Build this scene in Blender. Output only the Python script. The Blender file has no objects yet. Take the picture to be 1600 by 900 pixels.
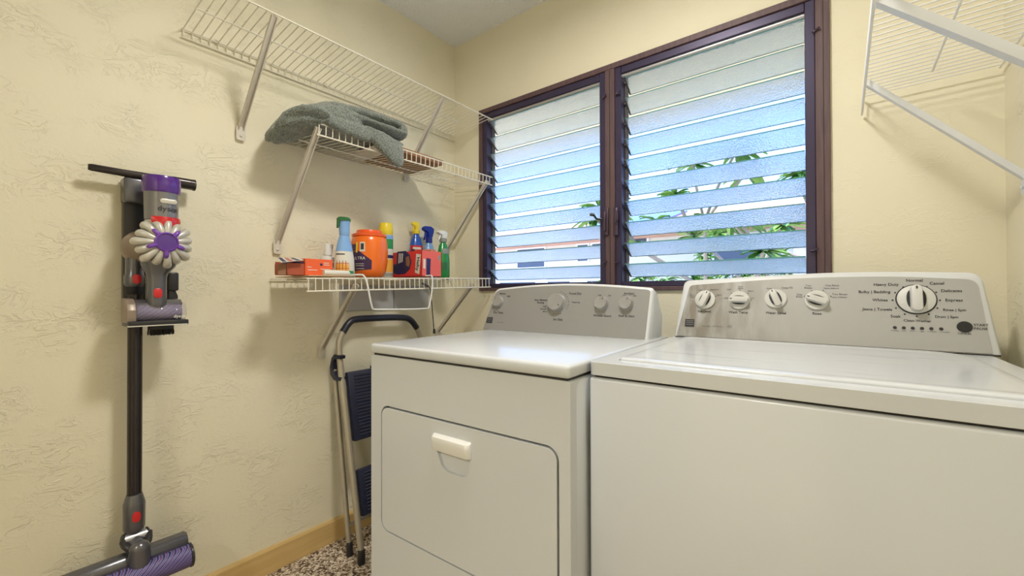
import bpy, bmesh, math, random
from mathutils import Vector, Matrix, noise
random.seed(7)
PI = math.pi
S = bpy.context.scene
COL = S.collection

# ------------------------------------------------------------------ camera
FPX = 660.788
YAW, PIT, ROL = math.radians(38.058), math.radians(.4333), math.radians(-.15)
CF = Vector((-math.sin(YAW)*math.cos(PIT), math.cos(YAW)*math.cos(PIT), math.sin(PIT)))
r0 = Vector((math.cos(YAW), math.sin(YAW), 0)); u0 = r0.cross(CF)
CR = r0*math.cos(ROL) + u0*math.sin(ROL)
CU = CR.cross(CF)
CP = Vector((1.743, -1.697, 1.076))
cam = bpy.data.cameras.new('camera'); co = bpy.data.objects.new('camera', cam); COL.objects.link(co)
cam.sensor_width = 36; cam.lens = 36*FPX/1600; cam.clip_start = .02; cam.clip_end = 200
co.matrix_world = Matrix.Translation(CP) @ Matrix((CR, CU, -CF)).transposed().to_4x4()
S.camera = co

# ------------------------------------------------------------------ light
S.view_settings.view_transform = 'Standard'; S.view_settings.look = 'None'
S.view_settings.exposure = 0.30; S.view_settings.gamma = 1.0; S.view_settings.use_curve_mapping = False
SKY = 2.9
W = bpy.data.worlds.new('sky'); S.world = W; W.use_nodes = True
wn = W.node_tree.nodes; wl = W.node_tree.links; wn.clear()
wo = wn.new('ShaderNodeOutputWorld'); wb = wn.new('ShaderNodeBackground')
wt = wn.new('ShaderNodeTexCoord'); ws = wn.new('ShaderNodeSeparateXYZ'); wr = wn.new('ShaderNodeValToRGB')
wl.new(wt.outputs['Generated'], ws.inputs[0]); wl.new(ws.outputs['Z'], wr.inputs[0])
wl.new(wr.outputs[0], wb.inputs[0]); wl.new(wb.outputs[0], wo.inputs[0]); wb.inputs[1].default_value = SKY
e = wr.color_ramp.elements
e[0].position = 0.0; e[0].color = (.42, .60, 1, 1); e[1].position = .95; e[1].color = (.20, .42, 1, 1)
for p_, c_ in ((.14, (.31, .51, 1, 1)), (.42, (.25, .45, 1, 1))):
    k = e.new(p_); k.color = c_

def light(name, kind, loc, energy, color, **kw):
    l = bpy.data.lights.new(name, kind); l.energy = energy; l.color = color
    for k, v in kw.items(): setattr(l, k, v)
    o = bpy.data.objects.new(name, l); COL.objects.link(o); o.location = loc
    return o
sun = light('sun', 'SUN', (0, 0, 10), 8.5, (1, .95, .86), angle=.01)
sun.rotation_euler = Vector((.55, .35, -.9)).to_track_quat('-Z', 'Y').to_euler()   # from behind this house onto the neighbour's wall
LAMP_E = 16.0
lamp = light('ceiling_lamp_light', 'AREA', (1.25, -1.0, 2.375), LAMP_E, (1, .96, .90), shape='DISK', size=.27)
hall_fill = light('hall_fill_light', 'AREA', (1.35, -3.3, 2.37), 26.0, (1, .95, .87), shape='DISK', size=.3)  # added fill light, unseen, brightens the dryer front through the doorway

# ------------------------------------------------------------------ rays from the photo onto planes of the room
def ray(px, py): return CF + CR*((px-800)/FPX) - CU*((py-450)/FPX)
def hit(px, py, P, N):
    d = ray(px, py); return CP + d*((Vector(P)-CP).dot(Vector(N))/d.dot(Vector(N)))
def onx(px, py, X): return hit(px, py, (X, 0, 0), (1, 0, 0))
def ony(px, py, Y): return hit(px, py, (0, Y, 0), (0, 1, 0))
def onz(px, py, Z): return hit(px, py, (0, 0, Z), (0, 0, 1))

# ------------------------------------------------------------------ materials
def mat(name, col, rough=.5, metal=0, bump=None, coat=0, spec=.5, emit=None, trans=0, alpha=1):
    m = bpy.data.materials.new(name); m.use_nodes = True
    n = m.node_tree.nodes; l = m.node_tree.links; b = n['Principled BSDF']
    b.inputs['Base Color'].default_value = (*col, 1); b.inputs['Roughness'].default_value = rough
    b.inputs['Metallic'].default_value = metal; b.inputs['Coat Weight'].default_value = coat
    b.inputs['Specular IOR Level'].default_value = spec; b.inputs['Transmission Weight'].default_value = trans
    b.inputs['Alpha'].default_value = alpha
    if emit: b.inputs['Emission Color'].default_value = (*emit[0], 1); b.inputs['Emission Strength'].default_value = emit[1]
    if bump:
        sc, st, dist = bump
        tc = n.new('ShaderNodeTexCoord'); t = n.new('ShaderNodeTexNoise'); t.inputs['Scale'].default_value = sc; t.inputs['Detail'].default_value = 3
        bp = n.new('ShaderNodeBump'); bp.inputs['Strength'].default_value = st; bp.inputs['Distance'].default_value = dist
        l.new(tc.outputs['Object'], t.inputs[0]); l.new(t.outputs[0], bp.inputs['Height']); l.new(bp.outputs[0], b.inputs['Normal'])
    return m
def nodes(m): return m.node_tree.nodes, m.node_tree.links, m.node_tree.nodes['Principled BSDF']
def ramp(n, stops):
    r = n.new('ShaderNodeValToRGB'); e = r.color_ramp.elements
    e[0].position, e[0].color = stops[0][0], (*stops[0][1], 1); e[1].position, e[1].color = stops[-1][0], (*stops[-1][1], 1)
    for p, c in stops[1:-1]: k = e.new(p); k.color = (*c, 1)
    return r

def plaster(name, col, strength=.62):
    """hand trowelled plaster: wandering low ridges over a soft uneven ground"""
    m = mat(name, col, .62); n, l, b = nodes(m)
    tc = n.new('ShaderNodeTexCoord')
    mp = n.new('ShaderNodeMapping'); mp.inputs['Scale'].default_value = (1, 1, 1.9); l.new(tc.outputs['Object'], mp.inputs[0])
    w = n.new('ShaderNodeTexNoise'); w.inputs['Scale'].default_value = 15; w.inputs['Detail'].default_value = 4; w.inputs['Roughness'].default_value = .55
    w.inputs['Distortion'].default_value = .7
    l.new(mp.outputs[0], w.inputs[0])
    # contour lines of the noise -> thin ridges
    f = n.new('ShaderNodeMath'); f.operation = 'MULTIPLY'; f.inputs[1].default_value = 7; l.new(w.outputs[0], f.inputs[0])
    fr = n.new('ShaderNodeMath'); fr.operation = 'FRACT'; l.new(f.outputs[0], fr.inputs[0])
    rr = ramp(n, [(0, (0, 0, 0)), (.12, (0, 0, 0)), (.47, (1, 1, 1)), (.53, (.05, .05, .05)), (1, (0, 0, 0))]); l.new(fr.outputs[0], rr.inputs[0])
    mk = n.new('ShaderNodeTexNoise'); mk.inputs['Scale'].default_value = 7.5; mk.inputs['Detail'].default_value = 3; l.new(tc.outputs['Object'], mk.inputs[0])
    mr = ramp(n, [(.44, (0, 0, 0)), (.60, (1, 1, 1))]); l.new(mk.outputs[0], mr.inputs[0])
    mu = n.new('ShaderNodeMath'); mu.operation = 'MULTIPLY'; l.new(rr.outputs[0], mu.inputs[0]); l.new(mr.outputs[0], mu.inputs[1])
    fn = n.new('ShaderNodeTexNoise'); fn.inputs['Scale'].default_value = 60; fn.inputs['Detail'].default_value = 3; l.new(tc.outputs['Object'], fn.inputs[0])
    ad = n.new('ShaderNodeMath'); ad.operation = 'MULTIPLY_ADD'; ad.inputs[1].default_value = .35; l.new(fn.outputs[0], ad.inputs[0]); l.new(mu.outputs[0], ad.inputs[2])
    bp = n.new('ShaderNodeBump'); bp.inputs['Strength'].default_value = strength; bp.inputs['Distance'].default_value = .0024
    l.new(ad.outputs[0], bp.inputs['Height']); l.new(bp.outputs[0], b.inputs['Normal'])
    return m

M = {}
M['wall'] = plaster('cream_plaster', (.84, .79, .61))
M['wallb'] = plaster('smoother_cream_plaster', (.84, .79, .61), .28)
M['ceil'] = mat('popcorn_ceiling', (.88, .89, .90), .9)
n, l, b = nodes(M['ceil'])
tc = n.new('ShaderNodeTexCoord'); v = n.new('ShaderNodeTexVoronoi'); v.inputs['Scale'].default_value = 95; l.new(tc.outputs['Object'], v.inputs[0])
t = n.new('ShaderNodeTexNoise'); t.inputs['Scale'].default_value = 110; l.new(tc.outputs['Object'], t.inputs[0])
a = n.new('ShaderNodeMath'); a.operation = 'ADD'; l.new(v.outputs[0], a.inputs[0]); l.new(t.outputs[0], a.inputs[1])
bp = n.new('ShaderNodeBump'); bp.inputs['Strength'].default_value = 1; bp.inputs['Distance'].default_value = .0035; bp.invert = True
l.new(a.outputs[0], bp.inputs['Height']); l.new(bp.outputs[0], b.inputs['Normal'])
M['floor'] = mat('pebble_carpet', (.5, .4, .3), .8)
n, l, b = nodes(M['floor'])
tc = n.new('ShaderNodeTexCoord'); v = n.new('ShaderNodeTexVoronoi'); v.inputs['Scale'].default_value = 135; l.new(tc.outputs['Object'], v.inputs[0])
sp = n.new('ShaderNodeSeparateColor'); l.new(v.outputs['Color'], sp.inputs[0])
rr = ramp(n, [(0, (.07, .045, .03)), (.22, (.16, .10, .06)), (.45, (.40, .30, .20)), (.7, (.62, .52, .40)), (1, (.85, .78, .66))]); l.new(sp.outputs[0], rr.inputs[0])
l.new(rr.outputs[0], b.inputs['Base Color'])
bp = n.new('ShaderNodeBump'); bp.inputs['Strength'].default_value = .8; bp.inputs['Distance'].default_value = .004; bp.invert = True
l.new(v.outputs[0], bp.inputs['Height']); l.new(bp.outputs[0], b.inputs['Normal'])

def wood(name, c1, c2, axis='Z', scale=6, rough=.45):
    m = mat(name, c1, rough); n, l, b = nodes(m)
    tc = n.new('ShaderNodeTexCoord'); mp = n.new('ShaderNodeMapping')
    s = [16, 16, 16]; s['XYZ'.index(axis)] = 1.2; mp.inputs['Scale'].default_value = s
    t = n.new('ShaderNodeTexNoise'); t.inputs['Scale'].default_value = scale; t.inputs['Detail'].default_value = 4
    l.new(tc.outputs['Object'], mp.inputs[0]); l.new(mp.outputs[0], t.inputs[0])
    r = ramp(n, [(.3, c1), (.7, c2)]); l.new(t.outputs[0], r.inputs[0]); l.new(r.outputs[0], b.inputs['Base Color'])
    return m
M['base_tan'] = wood('tan_varnished_baseboard', (.62, .42, .16), (.70, .50, .22), 'Y', 3, .4)
M['base_cream'] = mat('cream_baseboard', (.62, .56, .42), .5)
M['brownwood'] = wood('dark_brown_window_wood', (.085, .048, .055), (.14, .082, .088), 'Z', 5, .5)
M['bronze'] = mat('dark_bronze_aluminium', (.050, .040, .085), .35, .3)
M['bronze2'] = mat('bronze_hardware', (.10, .07, .10), .4, .6)
M['clip'] = mat('grey_louver_clip', (.10, .09, .085), .5, .3)
M['alu'] = mat('worn_aluminium', (.55, .55, .58), .35, .8)
M['glassedge'] = mat('louver_glass_edge', (.12, .34, .33), .15)
# obscure glass: rough refraction + diffuse scattering
g = bpy.data.materials.new('obscure_louver_glass'); g.use_nodes = True; n = g.node_tree.nodes; l = g.node_tree.links; n.clear()
o_ = n.new('ShaderNodeOutputMaterial'); rf = n.new('ShaderNodeBsdfRefraction'); rf.inputs['Roughness'].default_value = .19; rf.inputs['IOR'].default_value = 1.25
tr = n.new('ShaderNodeBsdfTranslucent'); tr.inputs[0].default_value = (.74, .86, .98, 1); rf.inputs[0].default_value = (.90, .92, .915, 1)
gl = n.new('ShaderNodeBsdfGlossy'); gl.inputs['Roughness'].default_value = .12
m1 = n.new('ShaderNodeMixShader'); m1.inputs[0].default_value = .30; m2 = n.new('ShaderNodeMixShader'); m2.inputs[0].default_value = .06
tc = n.new('ShaderNodeTexCoord'); t = n.new('ShaderNodeTexNoise'); t.inputs['Scale'].default_value = 170; t.inputs['Detail'].default_value = 1
bp = n.new('ShaderNodeBump'); bp.inputs['Strength'].default_value = .6; bp.inputs['Distance'].default_value = .004
l.new(tc.outputs['Object'], t.inputs[0]); l.new(t.outputs[0], bp.inputs['Height'])
for s_ in (rf, gl): l.new(bp.outputs[0], s_.inputs['Normal'])
l.new(rf.outputs[0], m1.inputs[1]); l.new(tr.outputs[0], m1.inputs[2]); l.new(m1.outputs[0], m2.inputs[1]); l.new(gl.outputs[0], m2.inputs[2]); l.new(m2.outputs[0], o_.inputs[0])
M['glass'] = g
M['enamel'] = mat('white_appliance_enamel', (.66, .69, .72), .22, coat=.25, bump=(420, .03, .0006))
M['enamel2'] = mat('white_appliance_plastic', (.71, .73, .745), .3)
M['gap'] = mat('dark_seam', (.04, .035, .03), .8)
M['panel'] = mat('brushed_silver_console', (.35, .35, .345), .42, .35)
M['panelw'] = mat('worn_silver_console', (.46, .46, .45), .45, .3)
# grime with streaks running down on the washer console's left
n, l, b = nodes(M['panelw'])
tc = n.new('ShaderNodeTexCoord'); mp = n.new('ShaderNodeMapping'); mp.inputs['Scale'].default_value = (26, 10, 7); l.new(tc.outputs['Object'], mp.inputs[0])
t = n.new('ShaderNodeTexNoise'); t.inputs['Scale'].default_value = 1.3; t.inputs['Detail'].default_value = 5; l.new(mp.outputs[0], t.inputs[0])
rr = ramp(n, [(.34, (0, 0, 0)), (.60, (1, 1, 1))]); l.new(t.outputs[0], rr.inputs[0])
sx = n.new('ShaderNodeSeparateXYZ'); l.new(tc.outputs['Object'], sx.inputs[0])
mr = n.new('ShaderNodeMapRange'); mr.inputs[1].default_value = .36; mr.inputs[2].default_value = .04; l.new(sx.outputs[0], mr.inputs[0])
mu = n.new('ShaderNodeMath'); mu.operation = 'MULTIPLY'; l.new(rr.outputs[0], mu.inputs[0]); l.new(mr.outputs[0], mu.inputs[1])
mu2 = n.new('ShaderNodeMath'); mu2.operation = 'MULTIPLY'; mu2.inputs[1].default_value = .95; l.new(mu.outputs[0], mu2.inputs[0])
mx = n.new('ShaderNodeMixRGB'); mx.inputs[1].default_value = (.46, .46, .45, 1); mx.inputs[2].default_value = (.24, .215, .17, 1)
l.new(mu2.outputs[0], mx.inputs[0]); l.new(mx.outputs[0], b.inputs['Base Color'])
M['knob'] = mat('silver_grey_knob', (.38, .375, .365), .35, .3)
M['knobw'] = mat('ivory_knob', (.66, .66, .63), .4)
M['ink'] = mat('black_print', (.03, .03, .035), .6)
M['inkgrey'] = mat('grey_print', (.16, .16, .16), .6)
M['black'] = mat('black_plastic', (.02, .02, .022), .35)
M['blackpaint'] = mat('chipped_black_grip', (.018, .02, .035), .3, bump=(60, .2, .001))
M['wire'] = mat('white_vinyl_wire', (.80, .76, .64), .38)
M['wirew'] = mat('bright_white_wire', (.80, .80, .78), .35)
M['strut'] = mat('white_steel_strut', (.66, .62, .54), .4)
M['strutg'] = mat('pale_grey_steel_strut', (.72, .74, .76), .35)
M['screw'] = mat('screw_metal', (.35, .3, .25), .4, .9)
M['champ'] = mat('champagne_steel_tube', (.47, .43, .34), .35, .5)
M['navy'] = mat('navy_ribbed_plastic', (.016, .019, .045), .4)
M['towel'] = mat('grey_green_terry', (.17, .21, .19), .95)
n, l, b = nodes(M['towel'])
tc = n.new('ShaderNodeTexCoord'); t = n.new('ShaderNodeTexNoise'); t.inputs['Scale'].default_value = 240; t.inputs['Detail'].default_value = 2; l.new(tc.outputs['Object'], t.inputs[0])
rr = ramp(n, [(.3, (.07, .082, .070)), (.7, (.27, .305, .265))]); l.new(t.outputs[0], rr.inputs[0]); l.new(rr.outputs[0], b.inputs['Base Color'])
bp = n.new('ShaderNodeBump'); bp.inputs['Strength'].default_value = .9; bp.inputs['Distance'].default_value = .004; l.new(t.outputs[0], bp.inputs['Height']); l.new(bp.outputs[0], b.inputs['Normal'])
b.inputs['Sheen Weight'].default_value = .5
M['card'] = mat('brown_cardboard', (.28, .14, .07), .8)
M['cardw'] = mat('white_card', (.72, .70, .62), .7)
M['cardt'] = mat('tan_card', (.62, .42, .26), .75)
M['orange'] = mat('orange_tub_plastic', (.90, .17, .01), .25, coat=.3)
M['orangered'] = mat('red_orange_lid', (.85, .11, .015), .3, coat=.2)
M['boxorange'] = mat('orange_carton', (.85, .13, .035), .5)
M['boxdark'] = mat('dark_red_carton', (.42, .09, .04), .6)
M['red'] = mat('red_carton', (.72, .035, .03), .42)
M['redlight'] = mat('light_red_carton', (.82, .14, .11), .45)
M['redplastic'] = mat('red_button', (.60, .015, .02), .25, coat=.4)
M['purple'] = mat('dark_purple_label', (.05, .02, .08), .4)
M['navylabel'] = mat('navy_label', (.02, .02, .10), .4)
M['white'] = mat('white_plastic', (.78, .78, .75), .4)
M['yellow'] = mat('yellow_cap', (.85, .66, .03), .35, coat=.2)
M['green'] = mat('green_plastic', (.02, .28, .06), .25, coat=.3)
M['dkgreen'] = mat('dark_green_trigger', (.03, .16, .05), .4)
M['blue'] = mat('blue_bottle', (.02, .10, .48), .25, coat=.3)
M['dkblue'] = mat('royal_blue_trigger', (.01, .03, .30), .3)
M['ltblue'] = mat('light_blue_plastic', (.22, .42, .75), .3, coat=.2)
M['greyplastic'] = mat('grey_clear_plastic', (.30, .32, .30), .25)
M['peach'] = mat('peach_label', (.75, .33, .20), .5)
M['amber'] = mat('amber_label', (.85, .42, .06), .45)
M['greypanel'] = mat('grey_sheet_panel', (.46, .46, .45), .5, bump=(18, .15, .003))
M['vgrey'] = mat('nickel_grey_plastic', (.15, .15, .165), .24, .6)
M['vsilver'] = mat('silver_grey_plastic', (.25, .245, .255), .25, .4)
M['vdark'] = mat('charcoal_plastic', (.035, .033, .036), .3, .2)
M['vtube'] = mat('dark_brown_grey_tube', (.045, .038, .038), .2, .6)
M['vtaupe'] = mat('taupe_plastic', (.28, .22, .17), .35, .2)
M['vcream'] = mat('pearl_silver_cyclone', (.60, .58, .52), .3, .25)
M['vpurple'] = mat('purple_plastic', (.09, .02, .26), .2, coat=.6)
M['vpurple2'] = mat('bright_purple_plastic', (.19, .06, .45), .25, coat=.5)
m = mat('striped_purple_brush', (.2, .12, .4), .5); M['brush'] = m
n, l, b = nodes(m); tc = n.new('ShaderNodeTexCoord'); mp = n.new('ShaderNodeMapping'); mp.inputs['Rotation'].default_value = (.9, 0, 0)
wv = n.new('ShaderNodeTexWave'); wv.inputs['Scale'].default_value = 36; wv.inputs['Distortion'].default_value = 2.5; wv.bands_direction = 'Y'
l.new(tc.outputs['Object'], mp.inputs[0]); l.new(mp.outputs[0], wv.inputs[0])
rr = ramp(n, [(.1, (.05, .03, .05)), (.35, (.09, .11, .42)), (.6, (.30, .30, .70)), (.8, (.10, .09, .30)), (1, (.17, .06, .10))]); l.new(wv.outputs[0], rr.inputs[0]); l.new(rr.outputs[0], b.inputs['Base Color'])
M['smoke'] = mat('smoked_clear_plastic', (.5, .45, .5), .06, coat=.3, alpha=.22)
M['housewall'] = mat('cream_stucco_outside', (.74, .68, .56), .8)
M['houseroof'] = mat('pink_brown_shingles', (.50, .28, .21), .8, bump=(20, .5, .02))
M['housewin'] = mat('dark_window_glass', (.09, .11, .15), .15)
M['whitepaint'] = mat('white_exterior_paint', (.86, .84, .80), .6)
M['solar'] = mat('blue_solar_panel', (.05, .10, .38), .2)
M['soffit'] = mat('beige_soffit', (.93, .80, .56), .8)
M['ground'] = mat('outside_paving', (.62, .57, .47), .9)
M['bark'] = mat('grey_bark', (.36, .30, .25), .85, bump=(30, .5, .01))
M['leaf'] = mat('green_leaf', (.13, .30, .04), .45)
n, l, b = nodes(M['leaf'])
gi = n.new('ShaderNodeNewGeometry'); rr = ramp(n, [(0, (.04, .13, .02)), (.5, (.12, .28, .04)), (1, (.30, .46, .10))]); l.new(gi.outputs['Random Per Island'], rr.inputs[0]); l.new(rr.outputs[0], b.inputs['Base Color'])
M['lampglass'] = mat('frosted_lamp_glass', (.9, .88, .8), .4, emit=((1, .9, .74), 3.0))

# ------------------------------------------------------------------ mesh helpers
class MB:
    def __init__(s): s.bm = bmesh.new(); s.mats = []
    def mi(s, m):
        if m is None: return 0
        if m not in s.mats: s.mats.append(m)
        return s.mats.index(m)
    def _new(s, fs, m):
        i = s.mi(m)
        for f in fs: f.material_index = i
    def box(s, c, d, m=None, bev=0, rot=None, seg=2):
        tmp = bmesh.new(); bmesh.ops.create_cube(tmp, size=1)
        bmesh.ops.scale(tmp, vec=d, verts=tmp.verts)
        if bev: bmesh.ops.bevel(tmp, geom=tmp.edges[:], offset=bev, segments=seg, profile=.5, affect='EDGES', clamp_overlap=True)
        mt = Matrix.Translation(c) @ (rot.to_4x4() if rot else Matrix())
        bmesh.ops.transform(tmp, matrix=mt, verts=tmp.verts)
        return s.merge(tmp, m)
    def merge(s, tmp, m=None):
        i = s.mi(m); mp = {}
        for v in tmp.verts: mp[v] = s.bm.verts.new(v.co)
        for f in tmp.faces:
            try: g = s.bm.faces.new([mp[v] for v in f.verts]); g.material_index = i
            except ValueError: pass
        tmp.free(); return s
    def loft(s, rings, m=None, cap=True, closed=True):
        i = s.mi(m); vs = [[s.bm.verts.new(p) for p in r] for r in rings]; n = len(rings[0])
        for a, b in zip(vs, vs[1:]):
            for k in range(n if closed else n-1):
                try: f = s.bm.faces.new((a[k], a[(k+1) % n], b[(k+1) % n], b[k])); f.material_index = i
                except ValueError: pass
        if cap and closed:
            for r in (vs[0][::-1], vs[-1]):
                try: f = s.bm.faces.new(r); f.material_index = i
                except ValueError: pass
        return s
    def tube(s, pts, r, m=None, n=8, cap=True):
        pts = [Vector(p) for p in pts]; rr = r if isinstance(r, (list, tuple)) else [r]*len(pts)
        rings = []; up = None
        for k, p in enumerate(pts):
            d = (pts[min(k+1, len(pts)-1)] - pts[max(k-1, 0)]).normalized()
            if up is None:
                up = Vector((0, 0, 1)) if abs(d.z) < .9 else Vector((1, 0, 0))
            a = d.cross(up).normalized(); up2 = a.cross(d).normalized(); up = up2
            rings.append([p + (a*math.cos(2*PI*j/n) + up2*math.sin(2*PI*j/n))*rr[k] for j in range(n)])
        return s.loft(rings, m, cap)
    def lathe(s, prof, c=(0, 0, 0), ax='Z', m=None, n=24, sc=(1, 1), cap=True, rot=None):
        c = Vector(c); rings = []
        for r, h in prof:
            ring = []
            for j in range(n):
                a = 2*PI*j/n; x, y = r*math.cos(a)*sc[0], r*math.sin(a)*sc[1]
                p = Vector((x, y, h)) if ax == 'Z' else (Vector((h, x, y)) if ax == 'X' else Vector((y, h, x)))
                if rot: p = rot @ p
                ring.append(c+p)
            rings.append(ring)
        return s.loft(rings, m, cap)
    def ball(s, c, r, m=None, sc=(1, 1, 1), n=16):
        tmp = bmesh.new(); bmesh.ops.create_uvsphere(tmp, u_segments=n, v_segments=max(6, n//2), radius=r)
        bmesh.ops.scale(tmp, vec=sc, verts=tmp.verts); bmesh.ops.translate(tmp, vec=c, verts=tmp.verts)
        return s.merge(tmp, m)
    def prism(s, outline, d, m=None, bev=0, seg=2):
        """outline: list of 3-D points; d: extrusion vector"""
        tmp = bmesh.new(); vs = [tmp.verts.new(p) for p in outline]; f = tmp.faces.new(vs)
        r = bmesh.ops.extrude_face_region(tmp, geom=[f]); ev = [q for q in r['geom'] if isinstance(q, bmesh.types.BMVert)]
        bmesh.ops.translate(tmp, vec=d, verts=ev)
        bmesh.ops.recalc_face_normals(tmp, faces=tmp.faces)
        if bev: bmesh.ops.bevel(tmp, geom=tmp.edges[:], offset=bev, segments=seg, profile=.5, affect='EDGES', clamp_overlap=True)
        return s.merge(tmp, m)
    def plate(s, outer, holes, d, m=None):
        """flat plate with holes: outlines of 3-D points, thickness vector d"""
        tmp = bmesh.new(); es = []
        for lp in [outer]+holes:
            vs = [tmp.verts.new(p) for p in lp]
            es += [tmp.edges.new((vs[k], vs[(k+1) % len(vs)])) for k in range(len(vs))]
        bmesh.ops.triangle_fill(tmp, use_beauty=True, use_dissolve=False, edges=es)
        r = bmesh.ops.extrude_face_region(tmp, geom=tmp.faces[:]); ev = [q for q in r['geom'] if isinstance(q, bmesh.types.BMVert)]
        bmesh.ops.translate(tmp, vec=d, verts=ev); bmesh.ops.recalc_face_normals(tmp, faces=tmp.faces)
        return s.merge(tmp, m)
    def build(s, name, m=None, parent=None, smooth=True, ang=38, recalc=True):
        if recalc: bmesh.ops.recalc_face_normals(s.bm, faces=s.bm.faces)
        me = bpy.data.meshes.new(name); s.bm.to_mesh(me); s.bm.free()
        if s.mats and any(s.mats):
            for x in s.mats: me.materials.append(x)
        elif m: me.materials.append(m)
        if smooth:
            for p in me.polygons: p.use_smooth = True
            me.set_sharp_from_angle(angle=math.radians(ang))
        o = bpy.data.objects.new(name, me); COL.objects.link(o)
        if parent: o.parent = parent
        return o

def rrect(w, h, r, n=6, cx=0, cy=0):
    """rounded rectangle outline, 2-D, r = radius or four radii (bl, br, tr, tl)"""
    R = r if isinstance(r, (tuple, list)) else (r,)*4; out = []
    for (sx, sy, a0, rr) in ((-1, -1, 180, R[0]), (1, -1, 270, R[1]), (1, 1, 0, R[2]), (-1, 1, 90, R[3])):
        x0, y0 = cx+sx*(w/2-rr), cy+sy*(h/2-rr)
        for k in range(n+1):
            a = math.radians(a0+90*k/n); out.append((x0+rr*math.cos(a), y0+rr*math.sin(a)))
    return out
def smoothpath(pts, it=2):
    pts = [Vector(p) for p in pts]
    for _ in range(it):
        q = [pts[0]]
        for a, b in zip(pts, pts[1:]): q += [a.lerp(b, .25), a.lerp(b, .75)]
        q.append(pts[-1]); pts = q
    return pts
def thing(name, label, cat, loc=(0, 0, 0), rotz=0, group=None):
    o = bpy.data.objects.new(name, None); COL.objects.link(o); o.location = loc; o.rotation_euler = (0, 0, rotz)
    o.empty_display_size = .05; o['label'] = label; o['category'] = cat
    if group: o['group'] = group
    return o
def tag(o, label, cat, group=None):
    o['label'] = label; o['category'] = cat
    if group: o['group'] = group
    return o
def struct(o): o['kind'] = 'structure'; return o
def text_mesh(items, name, m, parent, off=.0004):
    """items: (string, origin, udir, vdir, height, align) -> one mesh of printed lettering"""
    mb = MB(); dg = None
    for s_, o_, u_, v_, h_, al in items:
        c = bpy.data.curves.new('t', 'FONT'); c.body = s_; c.size = h_/.72; c.align_x = al; c.align_y = 'CENTER'; c.resolution_u = 3; c.offset = .016*h_
        ob = bpy.data.objects.new('t', c); COL.objects.link(ob)
        bpy.context.view_layer.update(); dg = bpy.context.evaluated_depsgraph_get()
        me = bpy.data.meshes.new_from_object(ob.evaluated_get(dg))
        u_, v_ = Vector(u_).normalized(), Vector(v_).normalized(); w_ = u_.cross(v_)
        mt = Matrix.Translation(Vector(o_)+w_*off) @ Matrix((u_, v_, w_)).transposed().to_4x4()
        tmp = bmesh.new(); tmp.from_mesh(me); bmesh.ops.transform(tmp, matrix=mt, verts=tmp.verts); mb.merge(tmp)
        bpy.data.objects.remove(ob); bpy.data.curves.remove(c); bpy.data.meshes.remove(me)
    return mb.build(name, m, parent, smooth=False, recalc=False)

# ------------------------------------------------------------------ the room
RW, RH, RY = 2.086, 2.472, -2.62
WX0, WX1, WZ0, WZ1 = .197, 1.715, 1.078, 2.052
def quadwall(name, pts, d, m):
    return struct(MB().prism([Vector(p) for p in pts], Vector(d)).build(name, m, smooth=False))
struct(MB().prism([(-.0, RY, 0), (0, 0, 0), (0, 0, RH), (0, RY, RH)], (-.1, 0, 0)).build('wall_left', M['wall'], smooth=False))
struct(MB().prism([(RW, RY, 0), (RW, 0, 0), (RW, 0, RH), (RW, RY, RH)], (.1, 0, 0)).build('wall_right', M['wall'], smooth=False))
wb_ = MB(); wb_.plate([(-.1, 0, 0), (RW+.1, 0, 0), (RW+.1, 0, RH), (-.1, 0, RH)], [[(WX0, 0, WZ0), (WX1, 0, WZ0), (WX1, 0, WZ1), (WX0, 0, WZ1)]], (0, .10, 0))
struct(wb_.build('wall_back', M['wallb'], smooth=False))
struct(MB().plate([(-.1, RY, 0), (RW+.1, RY, 0), (RW+.1, RY, RH), (-.1, RY, RH)], [[(.90, RY, .001), (1.80, RY, .001), (1.80, RY, 2.05), (.90, RY, 2.05)]], (0, -.1, 0)).build('wall_front', M['wall'], smooth=False))
struct(MB().box((RW/2, RY/2-.4, -.05), (RW+.2, -RY+1.0, .1)).build('floor', M['floor'], smooth=False))
struct(MB().box((RW/2, RY/2, RH+.05), (RW+.2, -RY+.2, .1)).build('ceiling', M['ceil'], smooth=False))
struct(MB().prism([(0, 0, 0), (.013, 0, 0), (.013, 0, .088), (.008, 0, .096), (0, 0, .096)], (0, RY, 0)).build('baseboard_left', M['base_tan'], smooth=False))
struct(MB().prism([(.013, 0, 0), (.013, -.013, 0), (.013, -.013, .088), (.013, -.008, .096), (.013, 0, .096)], (RW-.026, 0, 0)).build('baseboard_back', M['base_cream'], smooth=False))
struct(MB().prism([(RW, 0, 0), (RW-.013, 0, 0), (RW-.013, 0, .088), (RW-.008, 0, .096), (RW, 0, .096)], (0, RY, 0)).build('baseboard_right', M['base_tan'], smooth=False))
# unseen hallway box, added behind the camera to keep sky and sun out
hl = MB(); hl.box((1.35, -4.35, 1.236), (2.2, .1, RH)); hl.box((.30, -3.5, 1.236), (.1, 1.6, RH)); hl.box((2.40, -3.5, 1.236), (.1, 1.6, RH)); hl.box((1.35, -3.5, RH+.05), (2.2, 1.75, .1)); hl.box((1.35, -3.9, -.05), (2.2, 1.0, .1))
struct(hl.build('hall_sky_block', M['wall'], smooth=False))
# ceiling lamp (above the frame)
lf = thing('ceiling_lamp', 'round frosted flush ceiling lamp with a white rim above the machines', 'lamp', (1.25, -1.0, RH))
MB().lathe([(.17, 0), (.17, -.018), (.155, -.022)], m=None, n=40).build('rim', M['white'], lf)
MB().lathe([(.15, -.022), (.146, -.045), (.12, -.068), (.07, -.082), (.001, -.086)], n=40).build('diffuser', M['lampglass'], lf)

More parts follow.
